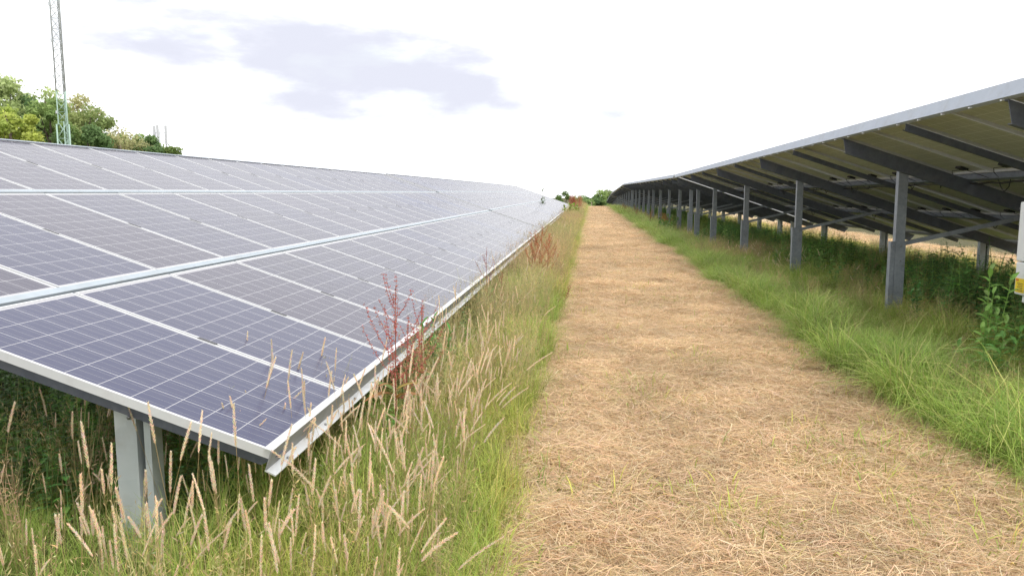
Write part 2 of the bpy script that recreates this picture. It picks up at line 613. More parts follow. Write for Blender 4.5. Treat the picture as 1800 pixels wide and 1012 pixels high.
def make_table(x, y, z, ncol, posts, label, pitch=0.0, boxes=False, joined=False, mids=True, clamps=0, raf=(-.118, -.285)):
    root = empty('solar_table', (x, y, z), (pitch, 0, 0))
    setp(root, label, 'solar table', 'solar tables')
    ln = ncol * PITCH
    fr = lambda j, n, yy: P(j, n, yy)
    if joined:
        for r in range(3):
            b = MB()
            j0 = ROWJ[r]
            for c in range(ncol):
                y0 = c * PITCH
                q = [P(j0 + .01, 0, y0 + .01), P(j0 + .01, 0, y0 + PW), P(j0 + PH - .01, 0, y0 + PW), P(j0 + PH - .01, 0, y0 + .01)]
                k = [P(j0 + .01, -.04, y0 + .01), P(j0 + .01, -.04, y0 + PW), P(j0 + PH - .01, -.04, y0 + PW), P(j0 + PH - .01, -.04, y0 + .01)]
                b.poly(q + k, [(0, 1, 2, 3)], 0); b.poly(q + k, [(7, 6, 5, 4)], 1)
                b.poly(q + k, [(0, 4, 5, 1), (1, 5, 6, 2), (2, 6, 7, 3), (3, 7, 4, 0)], 2)
            setp(b.build('panel_row', [M['cells'], M['back'], M['frame']], root), kind='stuff')
    else:
        for c in range(ncol):
            for r in range(3):
                dz = random.uniform(-.0015, .0015)
                o = link_mesh('solar_panel', PANEL, root, P(ROWJ[r], dz, c * PITCH + (PITCH - PW) / 2), PROT)
                link_mesh('frame', FRAME, o)
                if boxes and c < 16 and r > 0: link_mesh('junction_box', JBOX, o)
    # clamps half-way up between neighbouring modules
    cb = MB()
    cb.box((-.013, -.055, -.03), (.013, .055, .0022))
    cm = cb.mesh('clamp', [M['clamp']])
    for c in range(1, min(clamps, ncol)):
        for r in range(3):
            link_mesh('clamp', cm, root, P(ROWJ[r] + PH * .5, 0, c * PITCH), PROT)
    # front rail: lip over the glass, web, flange turned outwards
    prof = [(.026, .006), (.026, .002), (-.004, .002), (-.004, -.090), (-.054, -.098), (-.054, -.093), (-.010, -.085), (-.010, .006)]
    b = MB()
    b.extr([(.026, .006), (.026, .002), (-.0105, .002), (-.0105, .006)], -.004, ln + .004, fr, 0)
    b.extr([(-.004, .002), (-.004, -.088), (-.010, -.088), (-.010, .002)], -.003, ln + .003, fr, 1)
    b.extr([(-.004, -.088), (-.004, -.093), (-.056, -.099), (-.056, -.093), (-.010, -.087)], -.004, ln + .004, fr, 0)
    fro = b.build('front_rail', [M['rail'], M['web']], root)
    if clamps:
        hb = MB()
        for k in range(min(ncol * 2, 40)):
            yy = .18 + k * PITCH / 2
            hb.tube([P(-.034, -.093, yy), P(-.034, -.083, yy)], .0075, 6)
        hb.build('bolt', M['bolt'], fro)
    # back rail: tall outer face and a dark return
    prof = [(SLOPE - .022, .012), (SLOPE + .012, .012), (SLOPE + .012, -.115), (SLOPE - .035, -.118), (SLOPE - .035, -.112), (SLOPE + .007, -.110), (SLOPE + .007, .005), (SLOPE - .022, .005)]
    b = MB(); b.extr(prof, -.004, ln + .004, fr)
    bro = b.build('back_rail', M['railface'], root)
    if boxes:
        kb = MB()
        for k in range(ncol * 2):
            yy = .3 + k * PITCH * .5
            p = P(SLOPE - .01, -.122, yy)
            kb.box(p - Vector((.012, .012, .006)), p + Vector((.012, .012, .004)))
        kb.build('clip', M['white'], bro)
    # purlins under the two seams, with a thin top flange that shows between the module rows
    for r in (0, 1):
        js = ROWJ[r] + PH
        prof = [(js - .010, .001), (js + .006, .001), (js + .006, .014), (js + SG + .016, .014), (js + SG + .016, .009), (js + .045, .009), (js + .045, -.112), (js + .085, -.112), (js + .085, -.118), (js - .004, -.118), (js - .004, -.004), (js - .010, -.004)]
        prof = [(js + .024, .003), (js + SG + .004, .003), (js + SG + .004, -.001), (js + .05, -.001), (js + .05, -.110), (js + .09, -.110), (js + .09, -.116), (js + .024, -.116)]
        b = MB(); b.extr(prof, 0.002, ln - .002, fr)
        b.build('purlin', M['seam'] if not boxes else M['galv'], root)
    # rafters, posts and braces
    XR = -(SLOPE + .012) * CT + .78      # rear post
    XF = -.70                            # front post
    for k, yy in enumerate(posts):
        b = MB()
        j0, j1 = -.02, SLOPE - .02
        w = .032
        top, bot = raf
        side = [P(j0, top, yy), P(j1, top, yy), P(j1 - .10, bot, yy), P(j0 + .06, bot, yy)]
        # C section: web with two flanges
        for (n0, n1, y0, y1) in ((top, bot, -w, -w + .008), (top, top - .008, -w + .008, w), (bot + .008, bot, -w + .008, w)):
            def je(n, first):
                s_ = (n - top) / (bot - top)
                return j0 + .06 * s_ if first else j1 - .10 * s_
            pts = []
            for y_ in (yy + y0, yy + y1):
                pts += [P(je(n0, 1), n0, y_), P(je(n0, 0), n0, y_), P(je(n1, 0), n1, y_), P(je(n1, 1), n1, y_)]
            b.poly(pts, [(3, 2, 1, 0), (4, 5, 6, 7), (0, 1, 5, 4), (1, 2, 6, 5), (2, 3, 7, 6), (3, 0, 4, 7)])
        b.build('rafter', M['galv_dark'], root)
        for nm, px in (('rear_post', XR), ('front_post', XF)):
            jj = -px / CT
            zt = FRONT_H + jj * ST + raf[0] / CT - .005
            b = MB()
            wx, wy = .058, .045
            o_ = (px, yy + .082, 0)
            # channel section open towards the next bay, one wide flange to the path side
            if nm == 'rear_post':
                b.box((px - wx, yy + .034, -.6), (px + wx, yy + .041, zt))
                b.box((px - wx, yy + .041, -.6), (px - wx + .009, yy + .034 + 2 * wy, zt - .002))
                b.box((px + wx - .009, yy + .041, -.6), (px + wx, yy + .034 + 2 * wy, zt - .002))
            else:
                b.box((px - .085, yy + .034, -.6), (px + .018, yy + .041, zt))
                b.box((px - .085, yy + .041, -.6), (px - .077, yy + .13, zt - .002))
                b.box((px + .010, yy + .041, -.6), (px + .018, yy + .13, zt - .002))
                b.box((px + .018, yy + .122, -.6), (px + .052, yy + .13, zt - .004))
                b.box((px + .052, yy + .036, -.6), (px + .083, yy + .13, zt - .003))
            po = b.build(nm, M['galv'] if nm == 'rear_post' else M['zinc'], root)
            if nm == 'rear_post':
                s_ = MB()
                hs = .75
                s_.box((px - .105, yy + .028, -.6), (px - wx - .003, yy + .036, hs))
                s_.box((px - .113, yy + .028, -.6), (px - .105, yy + .12, hs - .003))
                s_.box((px - wx + .004, yy + .024, -.6), (px + wx + .012, yy + .0325, hs + .004))
                s_.box((px + wx + .003, yy + .036, -.6), (px + wx + .012, yy + .13, hs))
                so = s_.build('ground_sleeve', M['galv'], root)
                bb = MB()
                for dx_, dz_ in ((.01, hs - .06), (.01, hs - .25), (-.088, hs - .06)):
                    bb.tube([(px + dx_, yy + .027, dz_), (px + dx_, yy + .012, dz_)], .011, 6)
                bb.build('bolt', M['bolt'], so)
                b = MB()
                xb = px + 1.56
                jb_ = -xb / CT
                zb = FRONT_H + jb_ * ST - .30
                a0 = Vector((px + .02, yy + .055, hs - .04)); a1 = Vector((xb, yy + .03, zb))
                d = (a1 - a0).normalized(); u = Vector((0, 1, 0)); v = d.cross(u)
                Mx = Matrix((d, u, v)).transposed().to_4x4(); Mx.translation = a0
                b.box((0, -.003, -.025), ((a1 - a0).length, .003, .025), 0, Mx)
                b.box((0, .003, .0195), ((a1 - a0).length, .045, .0245), 0, Mx)
                b.build('brace', M['galv'], root)
            else:
                bb = MB()
                bb.tube([(px - .01, yy + .034, zt - .10), (px - .01, yy + .024, zt - .10)], .009, 6)
                bb.build('bolt', M['bolt'], po)
        if mids and k + 1 < len(posts):
            ym = (yy + posts[k + 1]) / 2
            b = MB()
            b.extr([(0.06, -.045), (0.06, -.118), (.09, -.118), (.09, -.052)], 0, 0, fr)
            b = MB()
            for n0, n1, y0, y1 in ((-.116, -.186, -.02, -.014), (-.116, -.122, -.014, .024), (-.180, -.186, -.014, .024)):
                pts = []
                for y_ in (ym + y0, ym + y1):
                    pts += [P(.05, n0, y_), P(SLOPE - .03, n0, y_), P(SLOPE - .045, n1, y_), P(.05, n1, y_)]
                b.poly(pts, [(3, 2, 1, 0), (4, 5, 6, 7), (0, 1, 5, 4), (1, 2, 6, 5), (2, 3, 7, 6), (3, 0, 4, 7)])
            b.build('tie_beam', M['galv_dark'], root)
    return root


XL = -1.3325
YL = 3.05
lt = make_table(XL, YL, 0, 20, [.10, 4.8, 9.6, 14.4, 19.2], 'table of blue solar panels whose free end corner stands in the pale seed-head grass', clamps=20, raf=(-.042, -.108))
ya = YL + 20 * PITCH + .14
make_table(XL + .012, ya, .015, 22, [.9, 5.6, 10.3, 15.0, 19.7], 'solar table between two others in the row whose glass faces the mown path', clamps=14)
yb = ya + 22 * PITCH + .12
make_table(XL + .012, yb, .012, 22, [.9, 5.6, 10.3, 15.0, 19.7], 'last solar table of the glass-side row, ending beside the red dock clump on the crest', pitch=-.0012)

XB = 3.22 + (SLOPE + .012) * CT
RT = [
    (4.6, 24, [1.78, 5.62, 10.38, 15.22, 20.05, 23.7], 'raised solar table seen from below with the white inverter under it', 24 * PITCH),
    (29.25, 20, [.95, 4.5, 8.8, 13.3, 17.8], 'solar table seen from its underside, next after the one with the inverter', None),
    (49.6, 19, [1.0, 5.3, 9.8, 14.0, 18.2], 'solar table seen from its underside beside the orange dock and bramble clump on the crest', None),
    (69.0, 32, [.8, 5.2, 9.6, 14, 18.4, 22.8, 27.2, 31.4], 'distant solar table dipping where the ground falls beyond the crest', None),
    (101.5, 26, [.8, 5.2, 9.6, 14, 18.4, 22.8, 25.4], 'last solar table of the underside row, dropping steeply towards the hedge', None),
]
for i, (y0, nc, posts, lab, _) in enumerate(RT):
    z0 = float(ground_z(6.0, y0)); z1 = float(ground_z(6.0, y0 + nc * PITCH))
    make_table(XB, y0, z0 + .275, nc, posts, lab, pitch=math.atan2(z1 - z0, nc * PITCH), boxes=(i == 0), joined=(i > 2), mids=(i < 3))

# cable loom along the upper purlin of the raised table
lo = MB()
y = 5.0
js = 2 * (PH + SG) - .05
pts = []
while y < 27:
    p = P(js + .02, -.125 - .03 * random.random(), 0)
    pts.append((XB + p.x, y, p.z + .285 - .0085 * (y - 4.6) + .0)); y += .22 + .1 * random.random()
lo.tube(pts, .012, 6)
for k in range(26):
    yy = 5.3 + k * .83 + random.uniform(-.2, .2)
    jr = js - 0.0 if k % 3 else js - 1.73
    p0 = P(jr + .04, -.12, 0); zz = .285 - .0085 * (yy - 4.6)
    w = random.uniform(.12, .3); dp = random.uniform(.05, .14)
    lo.tube([(XB + p0.x + random.uniform(-.02, .02), yy + w * (t - .5), p0.z + zz - dp * math.sin(math.pi * t)) for t in (0, .2, .4, .6, .8, 1)], .0055, 5)
setp(lo.build('cable_loom', M['black']), 'black cables looping below the purlins of the raised table', 'cables')

# ------------------------------------------------------------------ inverter
gi = float(ground_z(3.9, 7))
inv = empty('inverter', (3.86, 6.95, gi))
setp(inv, 'white inverter cabinet with yellow warning label under the raised panels', 'inverter')
b = MB(); b.box((0, -.36, 1.00), (.24, .36, 1.53)); b.build('upper_cover', M['white'], inv, bevel=.012)
b = MB(); b.box((.004, -.36, .70), (.24, .36, .994)); b.build('lower_cover', M['white'], inv, bevel=.012)
b = MB(); b.box((-.0015, .20, .725), (.004, .335, .85)); lb = b.build('warning_label', M['yellow'], inv)
b = MB()
b.box((-.0035, .285, .825), (-.0016, .325, .845)); b.build('symbol', M['orange'], lb)
b = MB()
for k in range(5): b.box((-.0032, .215, .738 + k * .016), (-.0016, .30 - .012 * (k % 2), .744 + k * .016))
b.build('text_lines', M['print'], lb)
for yy in (-.22, .22):
    b = MB(); b.box((.03, yy - .05, .635), (.17, yy + .05, .702)); b.build('foot_bracket', M['white'], inv, bevel=.006)
for yy in (-.25, .25):
    b = MB(); b.box((.241, yy - .02, -.5), (.282, yy + .02, 1.6)); b.build('mounting_strut', M['galv'], inv)
for k in range(3):
    b = MB()
    yy = .26 - k * .16
    b.tube([(.12, yy, .702), (.12, yy, .62), (.10, yy + .02, .35), (.13, yy + .03, .1), (.12, yy, -.2)], .017, 7)
    b.build('cable', M['black'], inv)
b = MB()
for k in range(4): b.tube([(-.006, .352, 1.05 + k * .14), (.004, .352, 1.05 + k * .14)], .006, 6)
b.build('screw', M['bolt'], inv)

# ------------------------------------------------------------------ lattice mast and phone antennas
def lattice_mast(loc, label):
    root = empty('lattice_mast', loc)
    setp(root, label, 'mast')
    H, W0, W1, HB = 26.0, .36, .30, 6.2
    ang = [R(90 + 120 * k + 14) for k in range(3)]
    def leg(k, z):
        r = W0 * 1.25 if z < HB else W1 * 1.12
        return Vector((r * math.cos(ang[k]), r * math.sin(ang[k]), z))
    for k in range(3):
        b = MB(); b.tube([leg(k, -.3), leg(k, HB - .01)], .05, 6); b.tube([leg(k, HB - .1), leg(k, HB + .01) * 1.0, Vector((leg(k, HB + 1).x, leg(k, HB + 1).y, HB + .15)), leg(k, HB + 2.2)], [.05, .045, .04, .036], 6)
        b.build('leg', M['mastgreen'], root)
        b = MB(); b.tube([leg(k, HB + 2.2), leg(k, H)], .042, 6)
        b.build('upper_leg', M['mastgrey'], root)
    for (z0, z1, st, mt, r) in ((0, HB, 1.05, 'mastgreen', .022), (HB + .15, HB + 2.2, .68, 'mastgreen', .013), (HB + 2.2, H, .68, 'mastgrey', .016)):
        b = MB()
        z = z0
        while z + st <= z1 + .4:
            for k in range(3):
                k2 = (k + 1) % 3
                b.tube([leg(k, z), leg(k2, min(z + st, H))], r, 4); b.tube([leg(k2, z), leg(k, min(z + st, H))], r, 4)
                b.tube([leg(k, z), leg(k2, z)], r, 4)
            z += st
        b.build('bracing', M[mt], root)
    b = MB(); b.tube([(.02, -.05, 0), (.02, -.05, HB + .2)], .04, 6); b.build('feeder_pipe', M['mastgreen'], root)
    b = MB()
    z = HB + .8
    while z < H:
        p = leg(1, z); b.box(p - Vector((.10, .06, .10)), p + Vector((.02, .06, .10))); z += 2.35
    b.build('junction_box', M['mastgrey'], root)
    return root


lattice_mast((-35.45, 50.0, 0.0), 'slim triangular lattice mast, green at the base, rising before the trees')
an = empty('antenna_mast', (-51.6, 90, 0))
setp(an, 'grey phone antenna cluster poking up above the dark trees', 'antenna')
b = MB(); b.tube([(0, 0, 0), (0, 0, 9.0)], .12, 8); b.build('pole', M['mastgrey'], an)
for (dx, dy) in ((-.72, .1), (0.02, -.45), (.75, .1)):
    b = MB(); b.box((dx - .15, dy - .08, 7.35), (dx + .15, dy + .08, 9.65)); b.build('panel_antenna', M['antenna'], an, bevel=.04)
    b = MB(); b.tube([(dx * .9, dy + .15, 6.9), (dx * .9, dy + .15, 9.8)], .04, 6)
    b.tube([(0, 0, 7.7), (dx * .9, dy + .15, 7.7)], .035, 5); b.tube([(0, 0, 8.8), (dx * .9, dy + .15, 8.8)], .035, 5)
    b.build('bracket', M['mastgrey'], an)


# ------------------------------------------------------------------ plants: mesh building with a colour attribute
class PB:
    def __init__(self):
        self.v = []; self.f = []; self.c = []

    def ribbon(self, pts, wid, side, cols):
        b = len(self.v); n = len(pts)
        for p, w, c in zip(pts, wid, cols):
            self.v.append(p - side * w); self.v.append(p + side * w); self.c += [c, c]
        for i in range(n - 1):
            self.f.append((b + 2 * i, b + 2 * i + 1, b + 2 * i + 3, b + 2 * i + 2))

    def quad(self, c0, u, v, col_):
        b = len(self.v)
        self.v += [c0 - u, c0 + v, c0 + u, c0 - v]; self.c += [col_] * 4
        self.f.append((b, b + 1, b + 2, b + 3))

    def leaf(self, base, d, nrm, L, W, col_, fold=.25, droop=.3, seg=3):
        d = d.normalized(); side = d.cross(nrm)
        if side.length < 1e-5: side = d.orthogonal()
        side.normalize(); up = side.cross(d).normalized()
        b = len(self.v)
        for i in range(seg + 1):
            t = i / seg
            w = W * math.sin(math.pi * min(1, (t * .9 + .06))) ** .8 if i < seg else 0.002 * W
            c = base + d * (L * t) - up * (droop * L * t * t)
            sh = 1.0 if i % 2 else .92
            cc = tuple(k * sh for k in col_)
            self.v += [c - side * w + up * (fold * w), c, c + side * w + up * (fold * w)]
            self.c += [cc, tuple(k * 1.12 for k in cc), cc]
        for i in range(seg):
            o = b + 3 * i
            self.f += [(o, o + 1, o + 4, o + 3), (o + 1, o + 2, o + 5, o + 4)]

    def stem(self, pts, r0, r1, cols, seg=4):
        n = len(pts); b = len(self.v)
        for i, p in enumerate(pts):
            d = (pts[min(i + 1, n - 1)] - pts[max(0, i - 1)]).normalized()
            a = d.orthogonal().normalized(); q = d.cross(a)
            r = r0 + (r1 - r0) * i / max(1, n - 1)
            c = cols[i] if isinstance(cols, list) else cols
            for k in range(seg):
                t = 2 * math.pi * k / seg
                self.v.append(p + (a * math.cos(t) + q * math.sin(t)) * r); self.c.append(c)
        for i in range(n - 1):
            for k in range(seg):
                self.f.append((b + i * seg + k, b + i * seg + (k + 1) % seg, b + (i + 1) * seg + (k + 1) % seg, b + (i + 1) * seg + k))

    def mesh(self, name, mat):
        me = bpy.data.meshes.new(name)
        me.from_pydata([tuple(p) for p in self.v], [], self.f)
        me.materials.append(mat)
        a = me.attributes.new('col', 'FLOAT_COLOR', 'POINT')
        a.data.foreach_set('color', np.array([(*c, 1) for c in self.c], dtype=np.float32).ravel())
        return me

    def build(self, name, mat, parent=None, loc=None, rot=None):
        return link_mesh(name, self.mesh(name, mat), parent, loc, rot)


def lerp(a, b, t): return tuple(x + (y - x) * t for x, y in zip(a, b))


def U(a, b): return random.uniform(a, b)


def blade(pb, base, h, w, az_, bend, cb, ct, seg=4):
    d = Vector((math.cos(az_), math.sin(az_), 0)); side = Vector((-d.y, d.x, 0))
    pts = []; ws = []; cs = []
    for i in range(seg + 1):
        t = i / seg
        a = bend * t * t
        pts.append(base + d * (h * (.08 * t + math.sin(a) * t * .8)) + Vector((0, 0, h * t * (math.cos(a * .85)))))
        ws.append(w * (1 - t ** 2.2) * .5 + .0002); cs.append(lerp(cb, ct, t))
    pb.ribbon(pts, ws, side, cs)


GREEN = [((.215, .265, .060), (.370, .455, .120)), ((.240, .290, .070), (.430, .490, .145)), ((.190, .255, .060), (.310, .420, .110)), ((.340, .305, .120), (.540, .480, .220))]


def tuft_green(n=26, h=(.22, .5), w=(.0035, .0065), rad=.07, dry=.15, bend=(.2, 1.5)):
    pb = PB()
    for k in range(n):
        r = rad * math.sqrt(random.random()); t = U(0, 6.283)
        cb, ct = GREEN[3] if random.random() < dry else GREEN[random.randrange(3)]
        blade(pb, Vector((r * math.cos(t), r * math.sin(t), -.02)), U(*h), U(*w), t + U(-.9, .9), U(*bend), cb, ct)
    return pb


def tuft_dry(n=14, h=(.35, .7), rad=.07):
    """fine stems with loose pinkish-beige panicles, a few green blades at the foot"""
    pb = PB()
    for k in range(n):
        r = rad * math.sqrt(random.random()); t = U(0, 6.283)
        base = Vector((r * math.cos(t), r * math.sin(t), -.02))
        hh = U(*h); a = U(0, 6.283); ln = U(.05, .35)
        d = Vector((math.cos(a), math.sin(a), 0))
        c0 = (.30, .30, .12); c1 = random.choice([(.58, .47, .30), (.52, .39, .27), (.56, .48, .29), (.46, .43, .22)])
        pts = [base + d * (ln * hh * (i / 4) ** 2) + Vector((0, 0, hh * i / 4)) for i in range(5)]
        side = Vector((-d.y, d.x, 0)) if k % 2 else d
        pb.ribbon(pts, [.0014, .0013, .0012, .0010, .0006], side if k % 2 else Vector((U(-1, 1), U(-1, 1), 0)).normalized(), [lerp(c0, c1, i / 4) for i in range(5)])
        for q in range(9):
            s_ = U(.68, 1.0)
            p = base + d * (ln * hh * s_ * s_) + Vector((0, 0, hh * s_))
            dr = Vector((U(-1, 1), U(-1, 1), U(.2, 1.4))).normalized()
            L = U(.012, .032) * (1.15 - .5 * s_)
            pb.quad(p + dr * L, dr * L * .8, dr.orthogonal().normalized() * U(.0012, .0026), tuple(x * U(.85, 1.2) for x in c1))
    for k in range(8):
        t = U(0, 6.283)
        cb, ct = random.choice(GREEN)
        blade(pb, Vector((U(-rad, rad), U(-rad, rad), -.02)), U(.15, .38), U(.003, .005), t, U(.3, 1.4), cb, ct, 3)
    return pb


def seed_stalk(h=None, arch=None):
    """a pale stalk with a dense cylindrical seed spike"""
    pb = PB()
    h = h or U(.62, .95); arch = U(.0, .16) if arch is None else arch
    a = 0.0
    L = U(.12, .19)
    c0 = (.26, .24, .09); c1 = (.52, .40, .21); hc = random.choice([(.86, .73, .56), (.90, .78, .62), (.83, .69, .52)])
    def cen(t): return Vector((arch * h * t ** 2.6, .03 * h * math.sin(t * 3), h * t * (1 - .10 * arch * t)))
    n = 8
    pb.stem([cen(i / n * (1 - .3 * L / h)) + Vector((0, 0, -.02)) for i in range(n + 1)], .0016, .0009, [lerp(c0, c1, min(1, i / n * 1.4)) for i in range(n + 1)], 3)
    m_ = 96
    for i in range(m_):
        s_ = i / m_
        t = 1 - L / h * (1 - s_)
        p = cen(t); d = (cen(t + .01) - cen(t - .01)).normalized()
        o = d.orthogonal().normalized(); q = d.cross(o)
        th = i * 2.39996
        rad_ = o * math.cos(th) + q * math.sin(th)
        R_ = (.0070 * math.sin(math.pi * (.1 + .86 * s_)) ** .6 + .0008) * U(.8, 1.2)
        u = (d * .85 + rad_ * .5).normalized() * U(.0065, .0105); v = rad_.cross(d) * U(.0020, .0032)
        pb.quad(p + rad_ * R_ * .6, u, v, tuple(x * U(.82, 1.18) for x in hc))
    if random.random() < .6:
        t = U(.25, .5)
        pb.leaf(cen(t), Vector((U(-1, 1), U(-1, 1), .9)), Vector((0, 0, 1)), U(.12, .22), .0035, (.36, .31, .13), .1, .5, 4)
    return pb


def weed(h=(.35, .7), leaf=(.05, .09), c=None, n=1):
    pb = PB()
    for s_ in range(n):
        H = U(*h); a = U(0, 6.28)
        bx, by = U(-.08, .08) * (n > 1), U(-.08, .08) * (n > 1)
        lean = U(.02, .25)
        cen = lambda t: Vector((bx + lean * H * t * t * math.cos(a), by + lean * H * t * t * math.sin(a), H * t - .02))
        cc = c or random.choice([(.18, .33, .10), (.21, .37, .11), (.145, .29, .09)])
        pb.stem([cen(i / 4) for i in range(5)], .004, .0015, tuple(x * 1.1 for x in cc), 3)
        k = 0; t = .15
        while t < 1:
            for sd in (0, math.pi):
                th = k * 1.57 + sd + U(-.3, .3)
                d = Vector((math.cos(th), math.sin(th), U(.1, .6)))
                pb.leaf(cen(t), d, Vector((0, 0, 1)), U(*leaf) * (1.15 - .6 * t), U(.014, .022) * (1.1 - .5 * t) * leaf[1] / .09, tuple(x * U(.8, 1.25) for x in cc), .25, .35, 3)
            t += U(.07, .11); k += 1
    return pb


def straw_patch(n=150, rad=.24):
    pb = PB()
    for k in range(n):
        r = rad * math.sqrt(random.random()); t = U(0, 6.283)
        c = Vector((r * math.cos(t), r * math.sin(t), U(.002, .034)))
        a = random.gauss(0, .75) if random.random() < .6 else U(0, 6.28)
        L = U(.03, .17) if random.random() < .93 else U(.15, .25); cv = U(-1.6, 1.6)
        cc = random.choice([(.64, .51, .33), (.68, .55, .37), (.58, .45, .28), (.71, .60, .43), (.50, .37, .21), (.61, .48, .31), (.40, .29, .17), (.65, .50, .31)])
        w = U(.0007, .0014)
        pts = []; p = c.copy(); ang = a
        z0 = U(-.012, .014); 
        for i in range(4):
            pts.append(Vector((p.x, p.y, max(-.004, c.z + z0 * (i - 1.5)))))
            p = p + Vector((math.cos(ang), math.sin(ang), 0)) * L / 3; ang += cv / 3
        sd = Vector((-math.sin(a), math.cos(a), U(-.7, .7))).normalized()
        pb.ribbon(pts, [w, w, w, w * .6], sd, [tuple(x * U(.9, 1.08) for x in cc)] * 4)
    return pb


# ------------------------------------------------------------------ scatter: many copies as one object, by geometry nodes
def scatter(name, variants, mat, pts, rot, scl, tint, label, cat, var=None):
    n = len(pts)
    V = []; F = []; C = []; S = []
    off = 0
    for i, pb in enumerate(variants):
        V += [tuple(p) for p in pb.v]; C += pb.c; S += [i + 1] * len(pb.v)
        F += [tuple(off + k for k in f) for f in pb.f]
        off += len(pb.v)
    nv = off
    allv = V + [tuple(p) for p in pts]
    me = bpy.data.meshes.new(name)
    me.from_pydata(allv, [], F)
    me.materials.append(mat)
    tot = nv + n

    def put(nm, ty, arr, key):
        a = me.attributes.new(nm, ty, 'POINT')
        a.data.foreach_set(key, np.ascontiguousarray(arr).ravel())
    c4 = np.ones((tot, 4), np.float32); c4[:nv, :3] = np.array(C, np.float32)
    put('col', 'FLOAT_COLOR', c4, 'color')
    src = np.zeros(tot, np.int32); src[:nv] = S
    put('src', 'INT', src, 'value')
    pv = np.zeros(tot, np.int32) - 1
    pv[nv:] = rng.integers(0, len(variants), n) if var is None else var
    put('pv', 'INT', pv, 'value')
    r3 = np.zeros((tot, 3), np.float32); r3[nv:] = rot
    put('rot', 'FLOAT_VECTOR', r3, 'vector')
    s3 = np.ones((tot, 3), np.float32); s3[nv:] = scl
    put('scl', 'FLOAT_VECTOR', s3, 'vector')
    tt = np.zeros(tot, np.float32); tt[nv:] = tint
    put('tint', 'FLOAT', tt, 'value')
    o = link_mesh(name, me)
    ng = bpy.data.node_groups.new(name + '_scatter', 'GeometryNodeTree')
    ng.interface.new_socket('Geometry', in_out='INPUT', socket_type='NodeSocketGeometry')
    ng.interface.new_socket('Geometry', in_out='OUTPUT', socket_type='NodeSocketGeometry')
    N = ng.nodes; L = ng.links
    gi_ = N.new('NodeGroupInput'); go = N.new('NodeGroupOutput')

    def named(nm, ty):
        x = N.new('GeometryNodeInputNamedAttribute'); x.data_type = ty; x.inputs['Name'].default_value = nm
        return x.outputs['Attribute']

    def equal(sock, val):
        x = N.new('FunctionNodeCompare'); x.data_type = 'INT'; x.operation = 'EQUAL'
        ins = [q for q in x.inputs if q.enabled and q.type == 'INT']
        L.new(sock, ins[0]); ins[1].default_value = val
        return x.outputs[0]
    s_src, s_pv = named('src', 'INT'), named('pv', 'INT')
    s_rot, s_scl = named('rot', 'FLOAT_VECTOR'), named('scl', 'FLOAT_VECTOR')
    e2r = N.new('FunctionNodeEulerToRotation'); L.new(s_rot, e2r.inputs[0])

    def separate(val):
        x = N.new('GeometryNodeSeparateGeometry'); x.domain = 'POINT'
        L.new(gi_.outputs[0], x.inputs['Geometry']); L.new(equal(s_src, val), x.inputs['Selection'])
        return x.outputs['Selection']
    m2p = N.new('GeometryNodeMeshToPoints'); L.new(separate(0), m2p.inputs['Mesh'])
    join = N.new('GeometryNodeJoinGeometry')
    for i in range(len(variants)):
        ip = N.new('GeometryNodeInstanceOnPoints')
        L.new(m2p.outputs[0], ip.inputs['Points']); L.new(equal(s_pv, i), ip.inputs['Selection'])
        L.new(separate(i + 1), ip.inputs['Instance'])
        L.new(e2r.outputs[0], ip.inputs['Rotation']); L.new(s_scl, ip.inputs['Scale'])
        L.new(ip.outputs[0], join.inputs[0])
    L.new(join.outputs[0], go.inputs[0])
    md = o.modifiers.new('scatter', 'NODES'); md.node_group = ng
    setp(o, label, cat, kind='stuff')
    return o


def spots(density, x0, x1, y0, y1, keep=None):
    """random points in a rectangle; density per m2 may be a function of (x,y) with max given as tuple"""
    dm = density if not isinstance(density, tuple) else density[1]
    n = rng.poisson(dm * (x1 - x0) * (y1 - y0))
    x = rng.uniform(x0, x1, n); y = rng.uniform(y0, y1, n)
    if isinstance(density, tuple):
        k = rng.uniform(0, dm, n) < density[0](x, y); x, y = x[k], y[k]
    if keep is not None:
        k = keep(x, y); x, y = x[k], y[k]
    return x, y


def in_view(x, y, m=.08):
    """drop plants that stand well outside the frame"""
    return (x / np.maximum(y, .3) < .60 + m) & (x / np.maximum(y, .3) > -.80 - m - 1.2 / np.maximum(y, .5)) & (y > 1.7)


def place(x, y, zoff=0.0):
    return np.stack([x, y, ground_z(x, y) + zoff], -1)


def cat_(*a): return tuple(np.concatenate(q) for q in zip(*a))


def lod(y, lo=1.0, hi=2.0, a=8, b_=60):
    return lo + (hi - lo) * np.clip((y - a) / (b_ - a), 0, 1)


# ---- left strip and foreground meadow
var_green = [tuft_green() for _ in range(6)] + [tuft_green(22, (.3, .62), (.003, .006), .06, .3, (.1, 1.0)) for _ in range(3)]
x, y = cat_(spots(210, -3.3, -.3, 1.8, 5.0), spots(130, -1.75, -.3, 5.0, 11), spots(60, -1.75, -.25, 11, 26), spots(26, -1.75, -.05, 26, 90),
            spots(70, -4.5, -1.7, 3.2, 8))
k = in_view(x, y) & (x < edge_l(y) - .03 + rng.uniform(-.05, .07, len(x)))
x, y = x[k], y[k]; n = len(x)
und = np.maximum(sstep(-1.55, -1.9, x), .8 * sstep(-1.0, -1.2, x) * (y > 4.2))
s_ = rng.uniform(.7, 1.15, n) * (1 - .15 * sstep(-.6, -.3, x)) * (1 - .42 * und)
s_ *= .62 + .6 * vnoise(x * 1.1, y * .8, 5) * 1.1
s_ *= np.where(y > 7, .95, np.where(y < 4.8, .78, .9))
tint = np.clip(fbm(x * .9, y * .5, 31) * 1.7 - .42 + rng.uniform(-.2, .2, n) - und * .6, 0, 1)
w_ = lod(y, 1, 2.2)
